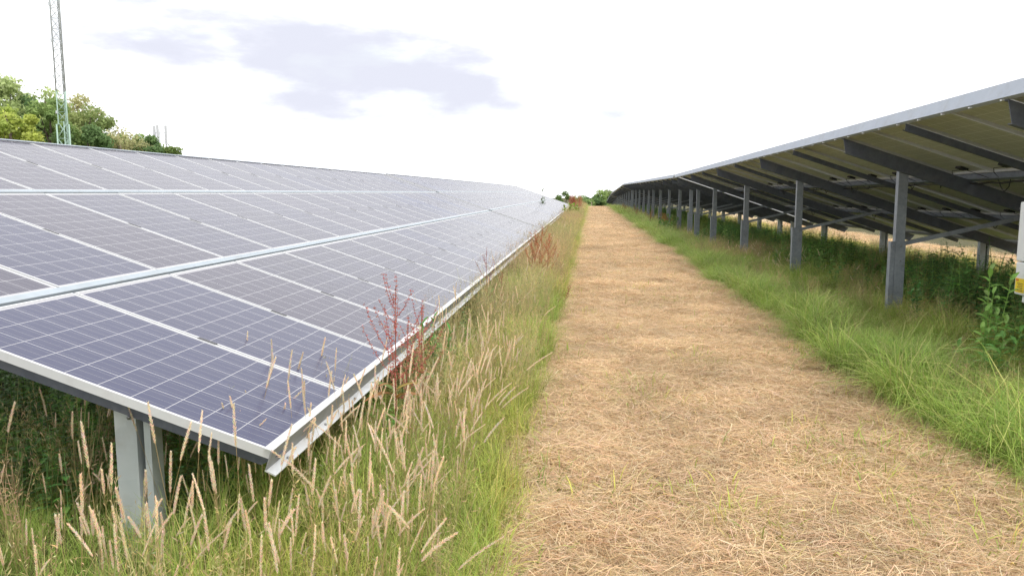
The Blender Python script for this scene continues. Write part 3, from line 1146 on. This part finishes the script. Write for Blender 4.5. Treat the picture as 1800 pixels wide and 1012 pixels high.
scatter('grass', var_green, M['grass'], place(x, y), np.stack([rng.uniform(-.2, .2, n), rng.uniform(-.15, .25, n), rng.uniform(0, 6.28, n)], -1),
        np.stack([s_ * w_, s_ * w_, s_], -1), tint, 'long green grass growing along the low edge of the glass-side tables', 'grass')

var_dry = [tuft_dry() for _ in range(7)]
x, y = cat_(spots(16, -3.3, -.3, 1.8, 5.0), spots(60, -1.5, -.3, 5.0, 11), spots(60, -1.6, -.25, 11, 26), spots(24, -1.6, -.05, 26, 90))
k = in_view(x, y) & (x < edge_l(y) - .04 + rng.uniform(-.05, .05, len(x))) & (rng.uniform(0, 1, len(x)) < .35 + 1.0 * fbm(x * 1.2, y * .4, 41))
x, y = x[k], y[k]; n = len(x)
s_ = rng.uniform(.7, 1.1, n) * (1 - .2 * sstep(-.6, -.3, x)) * np.where(y < 5, .95, 1)
tint = np.clip(fbm(x * 1.3, y * .4, 51) * 1.8 - .4 + rng.uniform(-.2, .2, n), 0, 1)
w_ = lod(y, 1, 2.4)
scatter('dry_grass', var_dry, M['dry'], place(x, y), np.stack([rng.uniform(-.2, .2, n), rng.uniform(-.1, .25, n), rng.uniform(0, 6.28, n)], -1),
        np.stack([s_ * w_, s_ * w_, s_], -1), tint, 'fine dry grass with loose pinkish panicles along the glass-side tables', 'grass')

var_seed = [seed_stalk() for _ in range(10)] + [seed_stalk(U(.6, .8), U(.3, .5)) for _ in range(2)]
dens = lambda x, y: 220 * np.clip(2.3 * fbm(x * 1.6, y * 1.3, 61) - .25, .12, 1)
x, y = cat_(spots((dens, 220), -2.9, -.55, 2.2, 4.5), spots((dens, 220), -1.25, -.5, 4.5, 6.2), spots(12, -1.3, -.4, 6, 14), spots(3, -1.3, -.3, 14, 30))
k = in_view(x, y) & (x < edge_l(y) - .2) & ((x > -1.75) | (rng.uniform(0, 1, len(x)) < .22))
x, y = x[k], y[k]; n = len(x)
s_ = rng.uniform(.5, .93, n)
scatter('seed_head_grass', var_seed, M['seed'], place(x, y), np.stack([rng.normal(0, .06, n), rng.normal(.02, .08, n), np.where(rng.uniform(0, 1, n) < .5, rng.uniform(-.9, .9, n), rng.uniform(0, 6.28, n))], -1),
        np.stack([s_, s_, s_], -1), rng.uniform(0, 1, n), 'pale seed-head stalks standing before the free panel corner', 'grass')

# ---- weeds in the shade below both rows
var_weed = [weed() for _ in range(5)] + [weed((.3, .55), (.06, .11), (.165, .31, .10), 2) for _ in range(3)]
x, y = cat_(spots(60, -5.5, -1.5, 3.3, 8), spots(26, -1.5, -1.2, 4.6, 16), spots(16, -7, -1.5, 8, 16), spots(7, -3.2, -1.45, 16, 45),
            spots(44, 4.0, 8.2, 5.5, 14), spots(20, 3.9, 8.2, 14, 34), spots(8, 3.7, 8, 34, 70), spots(3, 3.2, 7, 70, 126))
k = in_view(x, y)
k &= (x < 0) | (rng.uniform(0, 1, len(x)) < sstep(3.6, 5.0, x) * np.clip(2.6 * fbm(x * .8, y * .5, 71, 2) - .45, .2, 1))
x, y = x[k], y[k]; n = len(x)
s_ = rng.uniform(.7, 1.25, n) * np.where(x > 0, .45 + 1.3 * fbm(x * .8, y * .5, 71, 2), .85) * (1 - .35 * sstep(6.6, 8.0, x))
w_ = lod(y, 1.0, 1.7)
scatter('weeds', var_weed, M['weed'], place(x, y), np.stack([rng.uniform(-.2, .2, n), rng.uniform(-.2, .2, n), rng.uniform(0, 6.28, n)], -1),
        np.stack([s_ * w_, s_ * w_, s_], -1), np.clip(fbm(x * .6, y * .6, 73) * 1.5 - .3, 0, 1), 'dark leafy weeds in the shade below the tables', 'weeds')

# ---- right strip: bright tussocks leaning over the path, then mixed grass under the raised tables
var_tus = [tuft_green(34, (.25, .5), (.003, .0055), .06, .06, (.5, 1.7)) for _ in range(6)] + [tuft_green(16, (.42, .78), (.0028, .0055), .09, .45, (.7, 1.9)) for _ in range(2)]
x, y = cat_(spots(170, 2.1, 4.6, 3.2, 9), spots(110, 2.1, 5.0, 9, 20), spots(46, 2.1, 5.0, 20, 45), spots(20, 2.2, 4.6, 45, 105),
            spots(60, 4.2, 8.8, 5, 20), spots(16, 4.4, 8.8, 20, 60), spots(55, 7.6, 8.9, 8, 30), spots(16, 7.8, 9.2, 30, 60))
k = in_view(x, y) & (x > edge_r(y) + rng.uniform(-.03, .1, len(x)))
x, y = x[k], y[k]; n = len(x)
ed = 1 - sstep(.3, 1.1, x - edge_r(y))
s_ = rng.uniform(.5, 1.0, n) * (.35 + 1.15 * fbm(x * 2.2, y * 1.7, 81, 2)) * (.85 + .3 * ed)
tint = np.clip(fbm(x * 1.3, y * .9, 83) * 1.8 - .85 - ed * .25 + sstep(7.4, 8.4, x) * .8 + rng.uniform(-.15, .15, n), 0, 1)
rz = np.where(rng.uniform(0, 1, n) < .3 + .5 * ed, math.pi + rng.uniform(-.9, .9, n), rng.uniform(0, 6.28, n))
w_ = lod(y, 1, 2.2)
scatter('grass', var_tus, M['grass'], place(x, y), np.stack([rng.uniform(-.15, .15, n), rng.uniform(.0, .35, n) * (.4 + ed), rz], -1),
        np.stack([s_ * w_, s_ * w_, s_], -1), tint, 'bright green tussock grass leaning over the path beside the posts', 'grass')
var_dry2 = [tuft_dry(16, (.3, .55), .08) for _ in range(6)]
x, y = cat_(spots(34, 2.6, 4.4, 3.6, 11), spots(16, 2.7, 5, 11, 24), spots(6, 2.7, 5, 24, 50), spots(6, 2.6, 4.4, 50, 110), spots(10, 4.4, 8.8, 5.5, 22), spots(12, 7.6, 9.2, 6, 60))
dn_ = fbm(x * .8, y * .55, 91)
k = in_view(x, y) & (x > edge_r(y) + .18) & (rng.uniform(0, 1, len(x)) < np.clip((dn_ - .42) * 5.0, .08, .8))
x, y = x[k], y[k]; n = len(x)
s_ = rng.uniform(.65, 1.05, n)
w_ = lod(y, 1, 2.3)
scatter('dry_grass', var_dry2, M['dry'], place(x, y), np.stack([rng.uniform(-.25, .25, n), rng.uniform(-.1, .3, n), rng.uniform(0, 6.28, n)], -1),
        np.stack([s_ * w_, s_ * w_, s_], -1), np.clip(rng.uniform(.0, .8, n) , 0, 1), 'beige flowering grass mixed into the green verge beside the posts', 'grass')
# pale catkin-like heads near the second and third posts
x, y = cat_(spots(14, 3.4, 5.0, 14.5, 19.5), spots(.8, 3.0, 4.6, 5, 14), spots(4, 3.2, 4.6, 19.5, 34))
n = len(x)
s_ = rng.uniform(.45, .75, n)
scatter('seed_head_grass', var_seed, M['seed'], place(x, y), np.stack([rng.uniform(-.35, .35, n), rng.uniform(.1, .7, n), rng.uniform(0, 6.28, n)], -1),
        np.stack([s_ * 1.1, s_ * 1.1, s_], -1), rng.uniform(.5, 1, n), 'pale arching seed heads among the steel post feet', 'grass')

# ---- cut straw lying on the path
var_straw = [straw_patch() for _ in range(8)]
x, y = cat_(spots(70, -.5, 2.6, 2.6, 7), spots(42, -.5, 2.6, 7, 14), spots(20, -.5, 2.7, 14, 34), spots(8, -.4, 2.9, 34, 95), spots(10, 8.7, 11.5, 8, 45))
k = in_view(x, y) & (x > edge_l(y) - .08) & ((x < edge_r(y) + .1) | (x > 8)); x, y = x[k], y[k]; n = len(x)
s_ = rng.uniform(.8, 1.15, n) * lod(y, 1, 2.4, 8, 50)
tint = np.clip(.55 * fbm(x * 1.1, y * 1.5, 95) * 2.2 - .35 + .9 * fbm(x * 4.5, y * 5.5, 97, 2) - .2 + rng.uniform(-.25, .25, n), 0, 1)
pz = place(x, y); pz[:, 2] += path_bump(x, y) + .006 + rng.uniform(0, .012, n)
scatter('cut_straw', var_straw, M['straw'], pz, np.stack([np.zeros(n), np.zeros(n), rng.normal(0, .7, n) + np.where(rng.uniform(0, 1, n) < .5, 0, math.pi)], -1),
        np.stack([s_, s_, np.minimum(s_, 1.3) * rng.uniform(.6, 1.5, n)], -1), tint, 'cut golden straw lying loose over the mown path', 'straw')
# green regrowth poking through the straw
var_stub = [tuft_green(16, (.03, .09), (.002, .004), .10, .35, (.3, 1.4)) for _ in range(4)]
cx = [(1.25, 4.75, .16), (1.62, 4.6, .14), (1.75, 4.2, .2), (1.9, 5.2, .2), (.45, 5.7, .12), (.35, 6.4, .1), (1.0, 7.3, .15), (2.0, 4.6, .22), (.1, 4.0, .12), (1.2, 12.0, .3), (.8, 3.6, .15), (1.7, 3.5, .2)]
x = np.concatenate([rng.normal(a, s, 12) for a, b_, s in cx]); y = np.concatenate([rng.normal(b_, s, 12) for a, b_, s in cx])
xx, yy = spots(1.4, -.3, 2.3, 3, 20); x = np.concatenate([x, xx]); y = np.concatenate([y, yy])
xx, yy = cat_(spots(60, 2.1, 2.5, 3.3, 9), spots(30, -.5, -.2, 3, 12)); x = np.concatenate([x, xx]); y = np.concatenate([y, yy])
n = len(x); pz = place(x, y, .012)
s_ = rng.uniform(1.0, 2.2, n)
pz[:, 2] += path_bump(x, y)
scatter('stubble', var_stub, M['grass'], pz, np.stack([np.zeros(n), np.zeros(n), rng.uniform(0, 6.28, n)], -1), np.stack([s_ * 1.2, s_ * 1.2, s_], -1),
        rng.uniform(0, .9, n), 'short green regrowth poking through the straw', 'grass')


# ------------------------------------------------------------------ dock plants, single weeds
def dock(loc, H, nspike, label, color=(.30, .055, .035), lean=.05, leaves=6, dens=1.0, fat=1.0, seed=1):
    random.seed(seed)
    root = empty('dock_plant', loc)
    setp(root, label, 'dock plant', 'docks in seed')
    a = U(0, 6.28)
    cen = lambda t: Vector((lean * H * t * t * math.cos(a), lean * H * t * t * math.sin(a), H * t))
    pb = PB()
    pb.stem([cen(i / 8) for i in range(9)], .0065, .0015, [lerp((.22, .11, .05), color, i / 8) for i in range(9)], 5)
    pb.build('stem', M['plantc'], root)
    for k in range(nspike):
        pb = PB()
        t0 = .42 + .56 * k / nspike
        th = k * 2.4 + U(-.4, .4)
        L = H * U(.20, .34) * (1.2 - .75 * (k / nspike))
        d = Vector((math.cos(th), math.sin(th), 0))
        if k == nspike - 1: d = Vector((.05, .05, 0)); L = H * .14; t0 = .93
        o = cen(t0)
        c = lambda s: o + d * (L * .62 * s ** .8) + Vector((0, 0, L * .95 * s ** 1.35))
        pb.stem([c(i / 6) for i in range(7)], .0022, .0008, color, 3)
        m_ = int(L / .0042 * dens)
        for i in range(m_):
            s = .06 + .94 * ((i // 5) * 5 + 2.5) / m_ + U(-.012, .012)
            rr = U(.002, .0085) * fat
            an_ = U(0, 6.28)
            dv = Vector((math.cos(an_), math.sin(an_), U(-.5, .5)))
            u = Vector((U(-1, 1), U(-1, 1), U(-1, 1))).normalized() * U(.0026, .0042) * fat
            pb.quad(c(min(1, max(0, s))) + dv * rr, u, u.orthogonal().normalized() * U(.002, .0034) * fat, tuple(x * U(.7, 1.35) for x in color))
        pb.build('seed_spike', M['plantc'], root)
    for k in range(leaves):
        pb = PB()
        t0 = U(.05, .55); th = U(0, 6.28)
        cc = random.choice([(.20, .22, .05), (.30, .22, .05), (.14, .19, .05), (.33, .16, .05)])
        pb.leaf(cen(t0), Vector((math.cos(th), math.sin(th), U(.2, .9))), Vector((0, 0, 1)), U(.10, .2), U(.014, .028), cc, .3, .5, 5)
        pb.build('leaf', M['plantc'], root)
    return root


def gz(x, y): return (x, y, float(ground_z(x, y)))


RED = (.42, .125, .095)
BRN = (.26, .095, .035)
dock(gz(-1.06, 4.13), 1.10, 17, 'tallest red dock in front of the glass, its spikes crossing the panel seam', RED, .04, 7, 1.0, 1.4, 3)
dock(gz(-1.12, 4.62), .80, 10, 'short red dock reaching just over the rail behind the tallest dock', RED, .10, 4, 1.0, 1.4, 4)
dock(gz(-1.10, 5.02), .86, 12, 'red dock standing against the rail amid pale seed heads', RED, .05, 5, 1.1, 1.4, 6)
dock(gz(-1.16, 8.95), .92, 9, 'small red dock whose bare tips poke above the rail further up the row', (.33, .07, .05), .04, 5, .9, 1.2, 7)
dock(gz(-1.02, 9.15), .62, 9, 'brown leafy dock hugging the rail foot beside the small red one', BRN, .1, 8, .9, 1.5, 8)
for i, (dx, dy, h) in enumerate(((0, 0, 1.04), (.12, .25, .92), (-.12, .1, .98))):
    dock(gz(-.74 + dx, 11.9 + dy, ), h, 15, 'rust-brown dock in the dense clump halfway along the verge', (.40, .16, .07), .08, 6, 1.0, 2.2, 20 + i)
dock(gz(-.30, 10.75), .30, 9, 'low rust-red dock lying at the straw edge below the dense clump', (.27, .075, .04), .3, 5, .9, 1.6, 31)
for i in range(9):
    dock(gz(-.75 + U(-.42, .5), 57 + U(-2, 3)), U(1.0, 1.5), 13, 'tall rust-red dock in the clump at the far crest', (.36, .11, .06), .1, 6, .6, 4.5, 40 + i)
for i in range(5):
    dock(gz(3.0 + U(-.3, .4), 33 + U(-1.5, 2.5)), U(.6, .9), 12, 'orange-brown dock beside the bright broad-leaved clump near the posts', (.32, .15, .045), .1, 8, .6, 3.0, 60 + i)
for i in range(4):
    dock(gz(2.95 + U(-.2, .3), 46 + 6 * i), U(.6, .9), 11, 'brown dock on the verge where the straw path narrows', (.26, .13, .05), .1, 6, .5, 4.0, 70 + i)


def leafy(loc, H, nstem, label, c, leaf=(.07, .13), seed=1, name='leafy_plant', cat='plant', spread=.18, parts=True, wid=.26):
    random.seed(seed)
    root = empty(name, loc)
    setp(root, label, cat)
    lm = []
    for q in range(5):
        pb = PB(); cc = tuple(x * U(.85, 1.2) for x in c)
        pb.leaf(Vector((0, 0, 0)), Vector((1, 0, .15)), Vector((0, 0, 1)), 1.0, wid, cc, .25, U(.15, .5), 5)
        lm.append(pb.mesh('leaf', M['plantc']))
    for s in range(nstem):
        a = U(0, 6.28); hh = H * (1 if s == 0 else U(.55, .95)); sp = spread * (s > 0) * U(.4, 1)
        cen = lambda t: Vector((sp * math.cos(a) * (.3 + .7 * t), sp * math.sin(a) * (.3 + .7 * t), hh * t))
        pb = PB(); pb.stem([cen(i / 6) - Vector((0, 0, .02)) for i in range(7)], .006, .0025, tuple(x * 1.2 for x in c), 5)
        pb.build('stem', M['plantc'], root)
        t = .22; k = 0
        while t <= 1.0:
            th = k * 2.4 + U(-.3, .3)
            o = link_mesh('leaf', random.choice(lm), root, cen(t), (U(-.3, .3), U(-.75, -.05) if t < .9 else -1.0, th))
            L = U(*leaf) * (1.1 - .45 * t)
            o.scale = (L, L, L)
            t += U(.035, .06); k += 1
    return root


leafy(gz(3.62, 7.25), .94, 4, 'tall bright green leafy weed growing in front of the inverter', (.26, .44, .11), (.11, .18), 101, spread=.24, wid=.2)
leafy(gz(3.45, 6.75), .62, 5, 'bushy green weed at the foot of the inverter struts', (.22, .38, .10), (.09, .14), 102, spread=.34, wid=.2)
leafy(gz(4.05, 9.75), .50, 3, 'glossy green weed beside the foot of the steel post', (.11, .22, .06), (.08, .12), 103, spread=.15)
leafy(gz(-1.18, 5.85), .66, 4, 'bright fern-like green weed tucked under the front rail', (.10, .27, .05), (.08, .14), 104, spread=.16, wid=.16)
for i, (xx, yy, h) in enumerate(((3.25, 32.0, .66), (3.45, 33.2, .78), (3.15, 30.9, .55))):
    leafy(gz(xx, yy), h, 6, ['broad-leaved bright green plant midway in the clump between posts and path', 'tallest broad-leaved bright green plant, on the post side of its clump', 'lowest broad-leaved bright green plant at the near edge of its clump'][i], (.15, .28, .07), (.14, .22), 110 + i, spread=.45, wid=.34)
for i, (xx, yy, h) in enumerate(((-1.0, 46, .9), (-.8, 50, .85))):
    leafy(gz(xx, yy), h, 6, ['yellow-green plant against the rail short of the far dock clump', 'yellow-green plant at the foot of the far dock clump'][i], (.26, .33, .06), (.22, .34), 120 + i, spread=.45, wid=.3)
leafy((-2.62, 46.0, .035), 1.75, 4, 'lone sapling poking up through the panel gap far along the row', (.12, .20, .06), (.2, .3), 130, name='sapling', spread=.25)
random.seed(99)


# ------------------------------------------------------------------ trees and hedge
def tree(name, loc, H, rx, rz, base, nclump, nleaf, lsize, c1, c2, label, seed, bark='bark', airy=0.0, group=None, cat='tree', trunk=True):
    """trunk, limbs and a crown of small leaf faces gathered in uneven clumps; base = height of the crown's underside"""
    random.seed(seed)
    r_ = np.random.default_rng(seed)
    root = empty(name, loc)
    setp(root, label, cat, group)
    cz = base + (H - base) / 2
    hz = (H - base) / 2
    cl = []
    for k in range(nclump):
        while True:
            p = np.array([U(-1, 1), U(-1, 1), U(-1, 1)])
            l = np.linalg.norm(p)
            if .35 < l < 1: break
        p = p / l * (l ** .5) * U(.72, 1.0)
        q = np.array([p[0] * rx, p[1] * rx, cz + p[2] * hz])
        cl.append((q, U(.55, 1.1) * rx * .34))
    b = MB()
    b.tube([(0, 0, -.3), (U(-.1, .1), U(-.1, .1), base * .6), (U(-.3, .3), U(-.3, .3), cz), (0, 0, H * .9)], [.03 * H, .022 * H, .014 * H, .004 * H], 7)
    b.build('trunk', M[bark], root)
    lb = MB()
    for q, cr in cl[::2]:
        z0 = min(q[2] * .75, U(base * .6, cz))
        mid = Vector((q[0] * .45 + U(-.3, .3), q[1] * .45 + U(-.3, .3), z0 + (q[2] - z0) * .6))
        lb.tube([(0, 0, z0), mid, Vector(q)], [.011 * H, .007 * H, .002 * H], 5)
    lb.build('limbs', M[bark], root)
    V = []; C = []
    per = nleaf // nclump
    for q, cr in cl:
        tone = U(0, 1)
        n = int(per * U(.6, 1.4))
        d = r_.normal(size=(n, 3)); d /= np.linalg.norm(d, axis=1)[:, None]
        rr = cr * r_.uniform(.25, 1.0, n) ** (.6) * (1 + .5 * (r_.uniform(0, 1, n) ** 6) + airy * r_.uniform(0, .8, n))
        c = q + d * rr[:, None] * np.array([1, 1, .78])
        nn = d + r_.normal(size=(n, 3)) * .7; nn /= np.linalg.norm(nn, axis=1)[:, None]
        t = np.cross(nn, r_.normal(size=(n, 3))); t /= np.linalg.norm(t, axis=1)[:, None]
        bt = np.cross(nn, t)
        s = lsize * r_.uniform(.6, 1.3, n)[:, None]
        V.append(np.stack([c - t * s, c + bt * s * .55, c + t * s, c - bt * s * .55], 1).reshape(-1, 3))
        cc = (np.array(c1) * (1 - tone) + np.array(c2) * tone) * 1.6
        cc = cc[None] * r_.uniform(.75, 1.25, n)[:, None]
        C.append(np.repeat(cc, 4, 0))
    V = np.concatenate(V); C = np.concatenate(C)
    me = bpy.data.meshes.new('crown')
    me.from_pydata(V.tolist(), [], np.arange(len(V)).reshape(-1, 4).tolist())
    me.materials.append(M['leafc'])
    a = me.attributes.new('col', 'FLOAT_COLOR', 'POINT')
    c4 = np.ones((len(V), 4), np.float32); c4[:, :3] = C
    a.data.foreach_set('color', c4.ravel())
    link_mesh('crown', me, root)
    return root


G_PALE = ((.24, .30, .12), (.34, .39, .18)); G_YEL = ((.24, .30, .07), (.34, .38, .09)); G_DARK = ((.075, .13, .05), (.13, .20, .075))
G_MID = ((.14, .21, .07), (.22, .29, .10)); G_OL = ((.27, .27, .13), (.36, .35, .18))
TR = [  # name, x, y, H, rx, base, clumps, leaves, leaf, colours, label, airy, bark
    ('pale_tree', -50.0, 62, 11.9, 3.3, 3.5, 46, 10000, .17, G_PALE, 'tallest pale round-crowned tree on the wooded bank behind the panels', .1, 'bark'),
    ('yellow_tree', -41.3, 52, 8.2, 2.5, 1.5, 40, 8500, .15, G_YEL, 'yellow-green bushy tree beside the mast, lower than the pale tree', .0, 'bark'),
    ('dark_tree', -47.0, 63, 9.9, 2.6, 1.5, 40, 8000, .16, G_DARK, 'dark green tree filling the gap next to the pale round crown', .15, 'bark'),
    ('thin_tree', -48.3, 66, 11.7, 2.0, 5.0, 26, 2600, .15, G_PALE, 'thin airy tree whose bare twigs show against the sky', .9, 'palebark'),
    ('green_tree', -42.3, 58, 9.0, 2.3, 1.5, 38, 8500, .15, G_MID, 'mid-green tree standing directly behind the mast base', .1, 'bark'),
    ('airy_tree', -45.4, 66, 10.6, 2.3, 3.0, 34, 5000, .15, G_OL, 'olive airy-topped tree beyond the mast', .6, 'palebark'),
    ('broad_tree', -41.8, 62, 9.3, 2.6, 1.2, 40, 9000, .15, ((.17, .22, .08), (.28, .31, .13)), 'broad soft-green tree where the wood slopes down towards the antennas', .25, 'bark'),
    ('low_dark_tree', -39.2, 58, 7.4, 2.4, .8, 34, 8500, .14, G_DARK, 'low dark evergreen beside the mast base, below the broad tree', .0, 'bark'),
    ('bare_shrub', -39.2, 62, 7.6, 2.2, 1.0, 34, 4800, .13, G_OL, 'olive shrub with pale bare stems showing through', .5, 'palebark'),
    ('round_shrub', -42.2, 68, 7.2, 2.0, 1.0, 26, 5000, .14, G_MID, 'green rounded tree behind the pale-stemmed shrub', .1, 'bark'),
    ('dark_hedge_tree', -38.0, 64, 6.7, 2.3, .6, 36, 7500, .14, G_DARK, 'dark low tree beside the phone antennas', .0, 'bark'),
    ('dark_hedge_tree', -36.9, 65.5, 6.15, 1.5, .6, 30, 6500, .13, ((.09, .15, .045), (.16, .21, .065)), 'last small tree at the low end of the wooded bank', .15, 'bark'),
    ('filler_shrub', -40.6, 66, 7.4, 1.9, .6, 30, 6000, .14, G_MID, 'soft green tree between the pale-stemmed shrub and the broad tree', .2, 'bark'),
    ('low_shrub', -36.0, 61, 5.85, 1.6, .5, 28, 5500, .13, G_DARK, 'dark shrub in front of the dark low tree below the antennas', .1, 'bark'),
    ('low_shrub', -38.6, 66, 6.55, 1.7, .5, 28, 5500, .13, G_MID, 'green shrub directly below the phone antennas', .15, 'bark'),
    ('dark_tree', -50.0, 56, 8.6, 3.0, 1.5, 36, 6500, .17, G_MID, 'mid-green tree in front of the tallest pale crown', .1, 'bark'),
    ('green_tree', -57, 60, 11.5, 3.6, 2.5, 36, 6000, .2, G_MID, 'large green tree at the outer end of the wooded bank', .1, 'bark'),
]
for i, (nm, x_, y_, H, rx, base, nc, nl, ls, cc, lab, airy, bk) in enumerate(TR):
    tree(nm, (x_, y_, float(ground_z(x_, y_)) - .05), H, rx, 0, base, nc, nl, ls, cc[0], cc[1], lab, 200 + i, bk, airy, 'trees on the wooded bank')
HB = [(-6.0, 133, 3.3, 2.2, G_MID, 0), (-3.4, 131, 4.55, 1.9, ((.08, .13, .04), (.14, .19, .06)), .2), (-1.3, 134, 4.35, 1.9, G_MID, .2), (.6, 131, 3.9, 1.6, G_DARK, .3),
      (2.6, 130, 4.9, 1.5, G_MID, .5), (3.9, 133, 4.2, 1.9, ((.13, .17, .065), (.20, .24, .10)), .3), (1.5, 129, 3.75, 1.5, G_DARK, .3), (-.4, 128, 3.6, 1.6, G_MID, .3), (6.4, 136, 3.6, 2.2, G_MID, .1), (-9, 134, 3.0, 2.4, G_DARK, .1)]
hl = ['hedge bush behind the glass-side row, hidden to its top', 'rounded hedge bush between the last panels and the far docks', 'mid hedge bush straight behind the far dock clump', 'small dark hedge bush beside the thin fence post',
      'upright leafy hedge bush, the tallest at the end of the path', 'pale leafy hedge bush touching the dipping last table', 'dense dark hedge bush filling the gap beside the tallest one', 'leafy hedge bush half hidden by the far docks', 'hedge bush behind the last underside table', 'low dark hedge bush beyond the end of the glass-side row']
for i, (x_, y_, H, rx, cc, airy) in enumerate(HB):
    tree('hedge_bush', (x_, y_, float(ground_z(x_, y_)) - .05), H + .7, rx * 1.15, 0, .3, 36, 5500, .17, cc[0], cc[1], hl[i], 300 + i, 'bark', airy, 'hedge at the end of the path', 'bush')
b = MB(); b.tube([(0, 0, -.3), (0, 0, 2.0)], .06, 8); b.tube([(0, 0, 2.0), (0, 0, 2.03)], [.06, .03], 8)
o = b.build('fence_post', M['palebark']); o.location = (.75, 118, float(ground_z(.75, 118)))
setp(o, 'pale thin fence post at the far end of the path', 'post')

# a small bird far up in the white sky
pb = PB()
pb.leaf(Vector((0, 0, 0)), Vector((1, 0, .1)), Vector((0, 0, 1)), .30, .035, (.02, .02, .022), -.8, .0, 5)
pb.leaf(Vector((.12, .01, .01)), Vector((.1, 1, .45)), Vector((0, 0, 1)), .32, .045, (.02, .02, .022), .1, .5, 4)
pb.leaf(Vector((.12, -.01, .01)), Vector((.1, -1, .45)), Vector((0, 0, 1)), .32, .045, (.02, .02, .022), .1, .5, 4)
o = pb.build('bird', M['plantc']); o.location = (18.2, 80, 17.0)
setp(o, 'tiny dark bird in flight against the white sky', 'bird')

# many tiny look-alike pieces kept together in one part
for o in bpy.data.objects:
    if o.parent and o.name.split('.')[0] in ('bolt', 'clip', 'text_lines', 'bracing', 'limbs', 'screw', 'crown'):
        o['kind'] = 'stuff'
